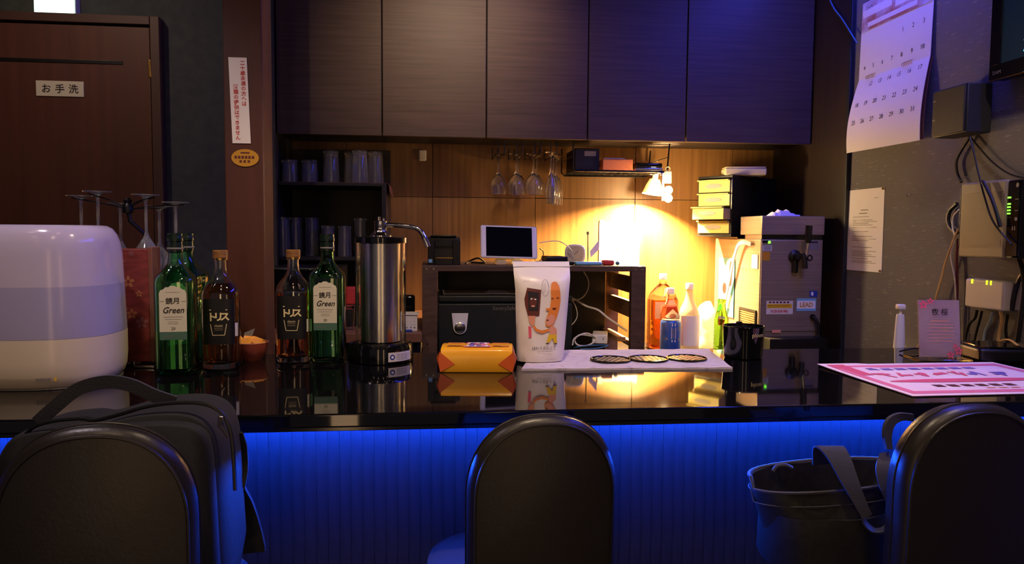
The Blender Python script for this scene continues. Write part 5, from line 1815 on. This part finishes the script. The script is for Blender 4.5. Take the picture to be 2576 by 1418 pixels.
for x_, y_ in ((.006, NH - .005), (NW - .006, NH - .005), (NW - .006, .006)):
    bmesh.ops.create_uvsphere(b, u_segments=10, v_segments=6, radius=.0045, matrix=Matrix.Translation((-.004, -x_, y_)))
obj('pin', b, 'brass', nt_)
# two bright screws in the wall
for (u, v, lb_) in ((2281, 491, 'tiny bright screw in the wall, the one nearer the notice'), (2288, 490, 'tiny bright screw in the wall, the one nearer the router')):
    q = wp(u, v, .002)
    b = NB()
    bmesh.ops.create_uvsphere(b, u_segments=10, v_segments=6, radius=.0032)
    o = obj('wall_screw', b, 'aluminium')
    o.location = q
    tag(o, lb_, 'screw', 'screws in the calendar wall')
# speaker
q0, q1 = wp(2349, 215, .09), wp(2428, 340, .09)
spk = thing('wall_speaker', 'dark box speaker on the wall beside the calendar', 'speaker', (XW, (q0.y + q1.y) / 2, (wp(2430, 207, .09).z + wp(2430, 332, .09).z) / 2))
hy = (q0.y - q1.y) / 2
hz = (wp(2430, 207, .09).z - wp(2430, 332, .09).z) / 2
obj('cabinet', BOX((-.088, -hy, -hz), (-.012, hy, hz), .004), 'speaker', spk)
obj('grille', BOX((-.094, -hy + .004, -hz + .004), (-.0885, hy - .004, hz - .004), .002), 'speaker', spk)
obj('bracket', BOX((-.0118, -.02, -.02), (-.0005, .02, .02), .002), 'black', spk)
decal('badge', [qd(-hy + .006, hz * .5, -hy + .018, hz * .5 + .004), qd(-hy + .006, -hz * .3, -hy + .018, -hz * .3 + .004)], lambda x, y, z=0: V((-.0945 - z, -x, y)), 'print_grey', spk)
# television
q = wp(2490, 203, .05)
TZ, TY = q.z, q.y
tv_ = thing('television', 'wall-mounted television, black frame, only its lower corner in view', 'television', (XW, TY, TZ))
tW, tH = .86, .50
obj('body', BOX((-.048, -tW, 0), (-.006, 0, tH), .003), 'black', tv_)
b = NB()
bz_ = .038
box(b, (-.054, -tW, 0), (-.0485, 0, bz_), .001, 1)
box(b, (-.054, -tW, tH - bz_), (-.0485, 0, tH), .001, 1)
box(b, (-.054, -bz_, bz_), (-.0485, 0, tH - bz_), .001, 1)
box(b, (-.054, -tW, bz_), (-.0485, -tW + bz_, tH - bz_), .001, 1)
obj('bezel', b, 'black_gloss', tv_)
obj('screen', BOX((-.0505, -tW + bz_, bz_), (-.0486, -bz_, tH - bz_)), 'tv_screen', tv_)
obj('edge_trim', BOX((-.0545, -tW, -.004), (-.046, .001, -.0005), .001, 1), 'brass', tv_)
obj('wall_bracket', BOX((-.0058, -tW * .7, tH * .3), (-.0002, -tW * .3, tH * .7)), 'black', tv_)
text(tv_, [('DAM', .030, .016, .014)], lambda x, y, z=0: V((-.0545 - z, -x, y)), 'print_grey', lift=.0004)
dsx = wp(2572, 150, .05)
b = [(TY - dsx.y + .002 + .012 * (i % 2), dsx.z - TZ - .035 + i * .014) for i in range(8)]
decal('screen_glyph', [[(x_, y_), (x_ + .04, y_ + .002), (x_ + .04, y_ + .009), (x_ + .006, y_ + .010)] for x_, y_ in b], lambda x, y, z=0: V((-.0512 - z, -x, y)), 'tv_text', tv_)
# router
r0_, r1_ = wp(2410, 640, .10), wp(2524, 640, .10)
zr0, zr1 = wp(2410, 645, .09).z, wp(2500, 455, .09).z
rt = thing('router', 'upright black and grey network router with green lamps', 'router', (XW, r1_.y, zr0))
RW = r0_.y - r1_.y
RH = zr1 - zr0
obj('side_cover', BOX((-.100, 0, 0), (-.012, RW, RH), .005), 'router_side', rt)
b = NB()
for i in range(30):
    z_ = .03 + (RH - .06) * i / 29
    box(b, (-.1015, .012, z_), (-.1003, RW - .012, z_ + (RH - .06) / 29 * .5))
o = obj('vent_ridge', b, 'router_side', rt, 0)
o['kind'] = 'stuff'
b = NB()
for i in range(30):
    z_ = .03 + (RH - .06) * i / 29
    box(b, (-.0998, RW - .001, z_), (-.085, RW + .0008, z_ + .003))
o = obj('vent_slot', b, 'black', rt, 0)
o['kind'] = 'stuff'
obj('front_cover', BOX((-.099, -.048, .002), (-.012, -.0005, RH - .002), .006), 'black_gloss', rt)
for i, f_ in enumerate((.56, .60, .64, .68, .76)):
    obj('status_lamp', BOX((-.1006, -.016, RH * f_), (-.0992, -.006, RH * f_ + .004)), 'led_green', rt)
decal('front_mark', [ell(.036, RH * .50, .005, .005), ell(.036, RH * .92, .005, .006), qd(.030, RH * .74, .042, RH * .75), qd(.030, RH * .60, .042, RH * .61), qd(.006, RH * .52, .020, RH * .525), qd(.024, RH * .36, .028, RH * .41), qd(.032, RH * .36, .035, RH * .41)], lambda x, y, z=0: V((-.0996 - z, -x, y)), 'print_grey', rt)
obj('wall_plate', BOX((-.0118, .02, .03), (-.0003, RW - .02, RH - .03)), 'black', rt)
# white modem
m0, m1 = wp(2427, 740, .045), wp(2525, 740, .045)
zm0, zm1 = wp(2470, 776, .045).z, wp(2470, 702, .045).z
md = thing('modem', 'small white modem box on the wall under the router', 'modem', (XW, m1.y, zm0))
MW, MH = m0.y - m1.y, zm1 - zm0
obj('case', BOX((-.046, 0, 0), (-.012, MW, MH), .007, 3), 'white', md)
obj('back_case', BOX((-.0118, -.022, .004), (-.0005, MW - .004, MH - .002), .003), 'sticker', md)
for i, y_ in enumerate((.78, .40, .30)):
    obj('status_lamp', BOX((-.0468, MW * y_, MH - .014), (-.0455, MW * y_ + .007 - i * .001, MH - .002)), 'led_yellow', md)
# wall cables
def wc(name, pts, r, m_, lb_, dd=.012):
    return cable(name, [wp(u, v, dd) for u, v in pts], r, m_, lb_, 5)
wc('speaker_cable', [(2430, 300), (2434, 325), (2438, 345), (2420, 375), (2406, 405), (2408, 435), (2418, 458)], .0042, 'cord_black', 'thick black cable dropping from the speaker to the router')
wc('speaker_cable', [(2440, 345), (2450, 385), (2460, 430), (2478, 500), (2500, 560), (2545, 615)], .0026, 'cord_black', 'thin black cable hanging down across the router face', .108)
wc('speaker_cable', [(2441, 345), (2475, 385), (2505, 415), (2545, 440), (2600, 452)], .0028, 'cord_black', 'thin black cable running from the speaker towards the television')
wc('curled_cable', [(2472, 455), (2490, 490), (2505, 530), (2515, 570)], .005, 'cord_black', 'curled dark cable draped over the router', .112)
wc('cable_loop', [(2408, 512), (2390, 530), (2385, 555), (2394, 575), (2410, 585)], .006, 'cord_black', 'black cable loop behind the router')
wc('phone_cable', [(2412, 527), (2398, 545), (2396, 570), (2402, 600), (2392, 640), (2402, 700), (2404, 750), (2405, 860)], .0022, 'cord_white', 'thin white cable hanging from the router', .02)
wc('phone_cable', [(2410, 576), (2400, 600), (2378, 660), (2368, 700), (2355, 745), (2330, 830), (2305, 880)], .0032, 'cord_tan', 'tan cable hanging slantwise behind the acrylic menu stand', .022)
wc('power_cable', [(2410, 600), (2406, 650), (2408, 720), (2405, 800), (2402, 900)], .004, 'cord_red', 'dark red cable hanging straight down beside the white one', .014)
wc('network_cable', [(2458, 780), (2452, 800), (2440, 812), (2430, 840), (2425, 890)], .0045, 'cord_black', 'black plug cable bending left under the modem', .026)
wc('network_cable', [(2470, 782), (2466, 800), (2455, 840), (2446, 890)], .0035, 'cord_black', 'black cable dropping straight under the modem', .02)
wc('network_cable', [(2497, 785), (2490, 810), (2478, 835), (2474, 865), (2478, 890), (2486, 915)], .0036, 'cord_sky', 'pale blue network cable under the modem', .03)
wc('network_cable', [(2516, 778), (2520, 805), (2514, 840), (2510, 870)], .0042, 'cord_tan', 'tan network cable at the end of the modem', .03)
wc('network_cable', [(2504, 872), (2518, 857), (2540, 855), (2562, 870)], .0026, 'cord_tan', 'tan cable arching above the black tray', .06)
wc('dark_cable', [(2545, 780), (2552, 740), (2565, 700), (2590, 670)], .006, 'cord_black', 'thick black cable rising beside the modem', .02)
wc('dark_cable', [(2560, 640), (2572, 680), (2576, 730), (2568, 800), (2560, 860)], .006, 'cord_black', 'thick black cable hanging at the edge behind the router', .03)
wc('dark_cable', [(2535, 790), (2530, 830), (2536, 875)], .004, 'cord_black', 'short black cable dropping between modem and tray', .02)
cable('bar_cable', [at(2262, 884, Z=ZC + .004), at(2285, 878, Z=ZC + .012), at(2305, 876, Z=ZC + .014), at(2325, 882, Z=ZC + .006)], .0022, 'cord_black', 'thin black cable arching on the bar behind the menu sheet')
# blue lit wire by the cabinet end
cable('ceiling_wire', [V((XW - .017, 2.99, 2.40)), at(2088, 0, X=XW - .018), at(2120, 50, X=XW - .018), at(2156, 108, X=XW - .018)], .0026, 'cord_blue', 'thin wire slanting down the dark wall end from the ceiling')
# white squeeze tube standing behind the bar end
q0, q1 = at(2248, 860, Y=2.12), at(2276, 860, Y=2.12)
tt = at(2262, 765, Y=2.12)
sq = thing('squeeze_bottle', 'slim white squeeze bottle standing behind the bar end', 'bottle', ((q0.x + q1.x) / 2, 2.12, .78))
Hq = tt.z - .78
b = NB()
rings(b, [supr(.026, .018, 0, 2.4), supr(.026, .018, .02, 2.4), supr(.017, .014, Hq * .5, 2.2), supr(.012, .011, Hq - .036, 2), supr(.010, .010, Hq - .030, 2)])
obj('body', b, 'white', sq)
obj('neck', tube([(0, 0, Hq - .031), (.002, 0, Hq - .015)], .004, 8), 'white', sq)
obj('cap', BOX((-.012, -.010, Hq - .016), (.012, .010, Hq), .004), 'white_gloss', sq)
tag(obj('side_shelf', BOX((1.36, 2.02, .76), (XW - .002, 2.45, .7795), .002), 'cabinet_dark'), 'dark low shelf behind the bar end', 'shelf')

# ------------------------------------------------------------------ bar chairs
def outline(w_, zb, zt_, ah, n=26):
    """back outline: straight sides, arched top"""
    pts = [(-w_ * .985, zb), (-w_ * .995, zb + (zt_ - ah - zb) * .5)]
    for i in range(n + 1):
        a = PI - PI * i / n
        ca, sa = math.cos(a), math.sin(a)
        pts.append((w_ * math.copysign(abs(ca) ** .86, ca), zt_ - ah + ah * abs(sa) ** .92))
    pts += [(w_ * .995, zb + (zt_ - ah - zb) * .5), (w_ * .985, zb)]
    return pts

def bar_chair(loc, rz, label, w_, zt_, dz=0):
    t = thing('bar_chair', label, 'chair', loc, rz, 'black bar chairs along the counter')
    zb = .66
    ol = outline(w_, zb, zt_, w_ * 1.04)
    cxm, czm = 0, (zb + zt_) / 2
    b = NB()
    rs = []
    for y_, ins in ((-.026, .012), (-.0255, .009), (-.018, .0015), (-.008, 0), (.008, .001), (.020, .004), (.028, .012)):
        rs.append([V((x_ * (1 - ins / w_), y_ - .012 * ((z_ - zb) / (zt_ - zb)) ** 2, zb + (z_ - zb) * (1 - ins / (zt_ - zb)))) for x_, z_ in ol])
    rings(b, rs)
    bmesh.ops.recalc_face_normals(b, faces=b.faces)
    bk_ = obj('backrest', b, 'vinyl', t, 50)
    ins = .010
    path = [V((x_ * (1 - ins / w_), -.0262 - .012 * ((z_ - zb) / (zt_ - zb)) ** 2, zb + (z_ - zb) * (1 - ins / (zt_ - zb)))) for x_, z_ in ol]
    obj('piping', tube(path, .0022, 6), 'vinyl', bk_)
    obj('seam', tube([V((x_ * 1.002, -.001 - .012 * ((z_ - zb) / (zt_ - zb)) ** 2, zb + (z_ - zb) * 1.001)) for x_, z_ in ol], .0014, 5), 'vinyl', bk_)
    b = NB()
    rings(b, [supr(.150, .150, 0.675, 2.5, 40, (0, .148)), supr(.162, .162, 0.682, 2.5, 40, (0, .148)), supr(.166, .166, 0.705, 2.5, 40, (0, .148)), supr(.160, .160, 0.726, 2.5, 40, (0, .148)), supr(.140, .140, 0.734, 2.5, 40, (0, .148)), supr(.06, .06, 0.737, 2.5, 40, (0, .148))])
    bmesh.ops.translate(b, vec=(0, 0, dz), verts=b.verts)
    obj('seat', b, 'seat_vinyl', t)
    b = BOX((-.05, .027, .692), (.05, .045, .712), .004)
    obj('back_bracket', b, 'black_metal', t)
    obj('column', lathe([(.030, .02), (.026, .30), (.024, .672 + dz)], 20, None, (0, .148, 0)), 'chrome', t)
    obj('foot_plate', lathe([(.165, 0), (.168, .006), (.14, .014), (.04, .024)], 36, None, (0, .148, 0)), 'chrome', t)
    obj('footrest', tube([(.13 * math.cos(a), .148 + .13 * math.sin(a), .26) for a in [2 * PI * i / 28 for i in range(28)]], .010, 8, closed=True), 'chrome', t)
    return t
q = at(1361, 1042, Y=1.12)
bar_chair((q.x + .002, 1.135, 0), R(5), 'black bar chair in the middle, empty, with arched back', .1165, q.z, -.042)
q = at(236, 1066, Y=.965)
bar_chair((q.x, .98, 0), R(7), 'black bar chair with a black backpack on its seat', .1165, q.z)
q = at(2440, 1014, Y=1.06)
bar_chair((q.x + .004, 1.075, 0), R(3), 'black bar chair with a dark tote bag on its seat', .122, q.z, -.03)

# ------------------------------------------------------------------ backpack on a chair
YK = 1.13
def bk(u, v, y_=YK):
    return at(u, v, Y=y_)
zs_ = .7385
bg = thing('backpack', 'black business backpack standing on a bar chair', 'bag', (0, 0, 0))
top = [(40, 1180), (50, 1120), (80, 1075), (130, 1057), (200, 1050), (240, 1054), (300, 1040), (360, 1022), (420, 1012), (490, 1010), (535, 1020), (565, 1045), (582, 1090), (588, 1150), (592, 1230)]
def bag_loft(pts, y0, y1, zbase, name, m_, parent, bulge=.012):
    ol = [bk(u, v, (y0 + y1) / 2) for u, v in pts]
    ol = spline(ol, 3)
    a_, z_ = ol[0], ol[-1]
    base = [V((z_.x + .004, 0, zbase + .05)), V((z_.x - .004, 0, zbase + .004)), V((a_.x + .012, 0, zbase + .004)), V((a_.x - .002, 0, zbase + .05))]
    ol = ol + base
    c = V((sum(p_.x for p_ in ol) / len(ol), 0, sum(p_.z for p_ in ol) / len(ol)))
    b = NB()
    rs = []
    for y_, s_ in ((y0, .93), (y0 + .002, .950), (y0 + .007, .970), (y0 + .015, .986), (y0 + .026, .996), (y0 + .038, 1.0), (y1 - .038, 1.0), (y1 - .026, .996), (y1 - .015, .986), (y1 - .007, .970), (y1 - .002, .950), (y1, .93)) if y1 - y0 > .06 else ((y0, .94), (y0 + .004, .98), (y0 + .010, 1.0), (y1, 1.0)):
        rs.append([V((c.x + (p_.x - c.x) * s_, y_, max(zbase + .001, c.z + (p_.z - c.z) * s_))) for p_ in ol])
    rings(b, rs)
    bmesh.ops.recalc_face_normals(b, faces=b.faces)
    return obj(name, b, m_, parent, 75), ol, c
body, ol, cc_ = bag_loft(top, 1.075, 1.215, zs_, 'main_body', 'canvas', bg)
body2, ol2, c2 = bag_loft([(150, 1200), (160, 1120), (200, 1085), (300, 1068), (430, 1062), (500, 1075), (530, 1120), (540, 1230)], 1.055, 1.0735, zs_, 'front_pocket', 'canvas', bg)
zp = spline([bk(u, v, 1.085) for u, v in top], 3)
obj('zipper', tube([V((p_.x, 1.084, p_.z - .001)) for p_ in zp], .0028, 6), 'black', bg)
q = bk(556, 1052, 1.079)
b = BOX((q.x - .004, q.y - .004, q.z - .012), (q.x + .004, q.y - .001, q.z + .004), .001, 1)
tube([(q.x, q.y - .003, q.z - .010), (q.x + .010, q.y - .004, q.z - .026)], .002, 6, b)
obj('zipper_pull', b, 'chrome', bg)
hd_ = spline([bk(u, v, 1.15) for u, v in ((95, 1062), (130, 1030), (185, 985), (235, 965), (285, 960), (335, 970), (385, 993), (440, 1012))], 5)
b = NB()
sweep(b, hd_, rect(.019, .006), up=(0, 1, 0))
bmesh.ops.recalc_face_normals(b, faces=b.faces)
obj('handle', b, 'canvas_grey', bg)
# compression strap and shoulder strap at the side
b = NB()
sweep(b, spline([bk(592, 1090, 1.19), bk(604, 1130, 1.20), bk(606, 1180, 1.20), bk(598, 1225, 1.19)], 5), rect(.022, .004), up=(0, 1, 0))
obj('side_loop', b, 'canvas', bg)
b = NB()
sweep(b, spline([bk(585, 1235, 1.20), bk(606, 1275, 1.215), bk(624, 1330, 1.222), bk(634, 1372, 1.222), bk(636, 1388, 1.222)], 5), rect(.040, .008), up=(0, 1, 0))
obj('shoulder_strap', b, 'canvas', bg)
b = NB()
q = bk(575, 1275, 1.19)
box(b, (q.x - .010, 1.16, q.z - .012), (q.x + .014, 1.19, q.z + .012), .003)
obj('buckle', b, 'black_gloss', bg)
# ------------------------------------------------------------------ tote bag on the other chair
tg = thing('tote_bag', 'dark canvas tote bag with wide straps standing on a bar chair', 'bag', (0, 0, 0))
YT = 1.20
m0, m1 = at(1888, 1210, Y=YT), at(2262, 1190, Y=YT)
tcx = (m0.x + m1.x) / 2
tw_ = (m1.x - m0.x) / 2
zm = at(2060, 1200, Y=YT).z
zs_ = .7085
def tring(w_, d_, z_, tilt_=0, e_=2.3, cx_=tcx):
    return [V((p_.x, p_.y, z_ + tilt_ * (p_.x - cx_) + (.012 if p_.y > YT else -.006) * (abs(tilt_) > 0))) for p_ in supr(w_, d_, 0, e_, 44, (cx_, YT))]
b = NB()
outer = [tring(tw_ * .80, .062, zs_ + .002), tring(tw_ * .84, .070, zs_ + .014), tring(tw_ * .84, .066, zs_ + .09, 0), tring(tw_ * .86, .060, zs_ + (zm - zs_) * .68, .02), tring(tw_ * .98, .056, zm - .022, .05), tring(tw_, .054, zm, .06)]
inner = [tring(tw_ - .004, .050, zm - .0005, .06), tring(tw_ * .96, .051, zm - .03, .05), tring(tw_ * .80, .050, zm - .09, .02)]
rings(b, outer + inner, True, True)
for v_ in b.verts:
    v_.co.y += .003 * math.sin(v_.co.x * 60 + v_.co.z * 25)
bmesh.ops.recalc_face_normals(b, faces=b.faces)
obj('body', b, 'tote', tg, 50)
obj('rim_binding', tube([V((p_.x, p_.y, p_.z + .001)) for p_ in outer[-1]], .003, 6, closed=True), 'canvas_grey', tg)
fl = [tring(tw_ * .995, .0575, zm - .022, .05)]
obj('hem_seam', tube([p_ for p_ in fl[0]], .0012, 5, closed=True), 'canvas_grey', tg)
def strap(pts, nm='strap'):
    b = NB()
    P = spline([at(u, v, Y=y_) for u, v, y_ in pts], 6)
    sweep(b, P, rect(.030, .0035), up=(0, 1, .02))
    bmesh.ops.recalc_face_normals(b, faces=b.faces)
    return obj(nm, b, 'canvas_grey', tg)
def flat_strap(Lp, Rp, nm='strap', th=.003, k=6):
    """strap from its left and right edge paths"""
    A = spline([at(*p_[:2], Y=p_[2]) for p_ in Lp], k)
    B = spline([at(*p_[:2], Y=p_[2]) for p_ in Rp], k)
    b = NB()
    rs = []
    for i in range(len(A)):
        t_ = (A[min(i + 1, len(A) - 1)] - A[max(i - 1, 0)])
        n_ = t_.cross(B[i] - A[i])
        n_.normalize()
        rs.append([A[i], B[i], B[i] + n_ * th, A[i] + n_ * th])
    rings(b, rs)
    bmesh.ops.recalc_face_normals(b, faces=b.faces)
    return obj(nm, b, 'canvas_grey', tg)
flat_strap([(2045, 1170, 1.205), (2048, 1125, 1.17), (2078, 1150, 1.15), (2110, 1205, 1.135), (2145, 1265, 1.128), (2168, 1305, 1.125)],
           [(2112, 1165, 1.205), (2120, 1125, 1.17), (2140, 1158, 1.15), (2160, 1215, 1.135), (2178, 1262, 1.128), (2192, 1292, 1.125)])
flat_strap([(2166, 1302, 1.125), (2172, 1322, 1.123), (2195, 1342, 1.122), (2225, 1340, 1.124), (2244, 1318, 1.13)],
           [(2176, 1296, 1.143), (2182, 1312, 1.143), (2200, 1330, 1.142), (2222, 1328, 1.144), (2240, 1306, 1.15)])
flat_strap([(2212, 1142, 1.17), (2202, 1175, 1.15), (2208, 1215, 1.14), (2226, 1262, 1.135), (2243, 1300, 1.132)],
           [(2236, 1138, 1.17), (2240, 1175, 1.15), (2250, 1215, 1.14), (2262, 1250, 1.135), (2276, 1290, 1.132)])
flat_strap([(2232, 1130, 1.155), (2226, 1090, 1.16), (2236, 1055, 1.165), (2262, 1040, 1.17), (2300, 1042, 1.17)],
           [(2246, 1130, 1.155), (2244, 1098, 1.16), (2252, 1070, 1.165), (2272, 1058, 1.17), (2300, 1060, 1.17)], 'strap', .008)
b = NB()
q = at(2284, 1258, Y=1.14)
bmesh.ops.create_uvsphere(b, u_segments=12, v_segments=8, radius=.007, matrix=Matrix.Translation(q))
obj('snap', b, 'brass', tg)
b = NB()
q = at(1970, 1180, Y=1.225)
tube(spline([at(1945, 1185, Y=1.23), at(1955, 1172, Y=1.23), at(1975, 1170, Y=1.23), at(1992, 1178, Y=1.23)], 5), .004, 8, b)
obj('pocket_edge', b, 'canvas_grey', tg)

flush_text()
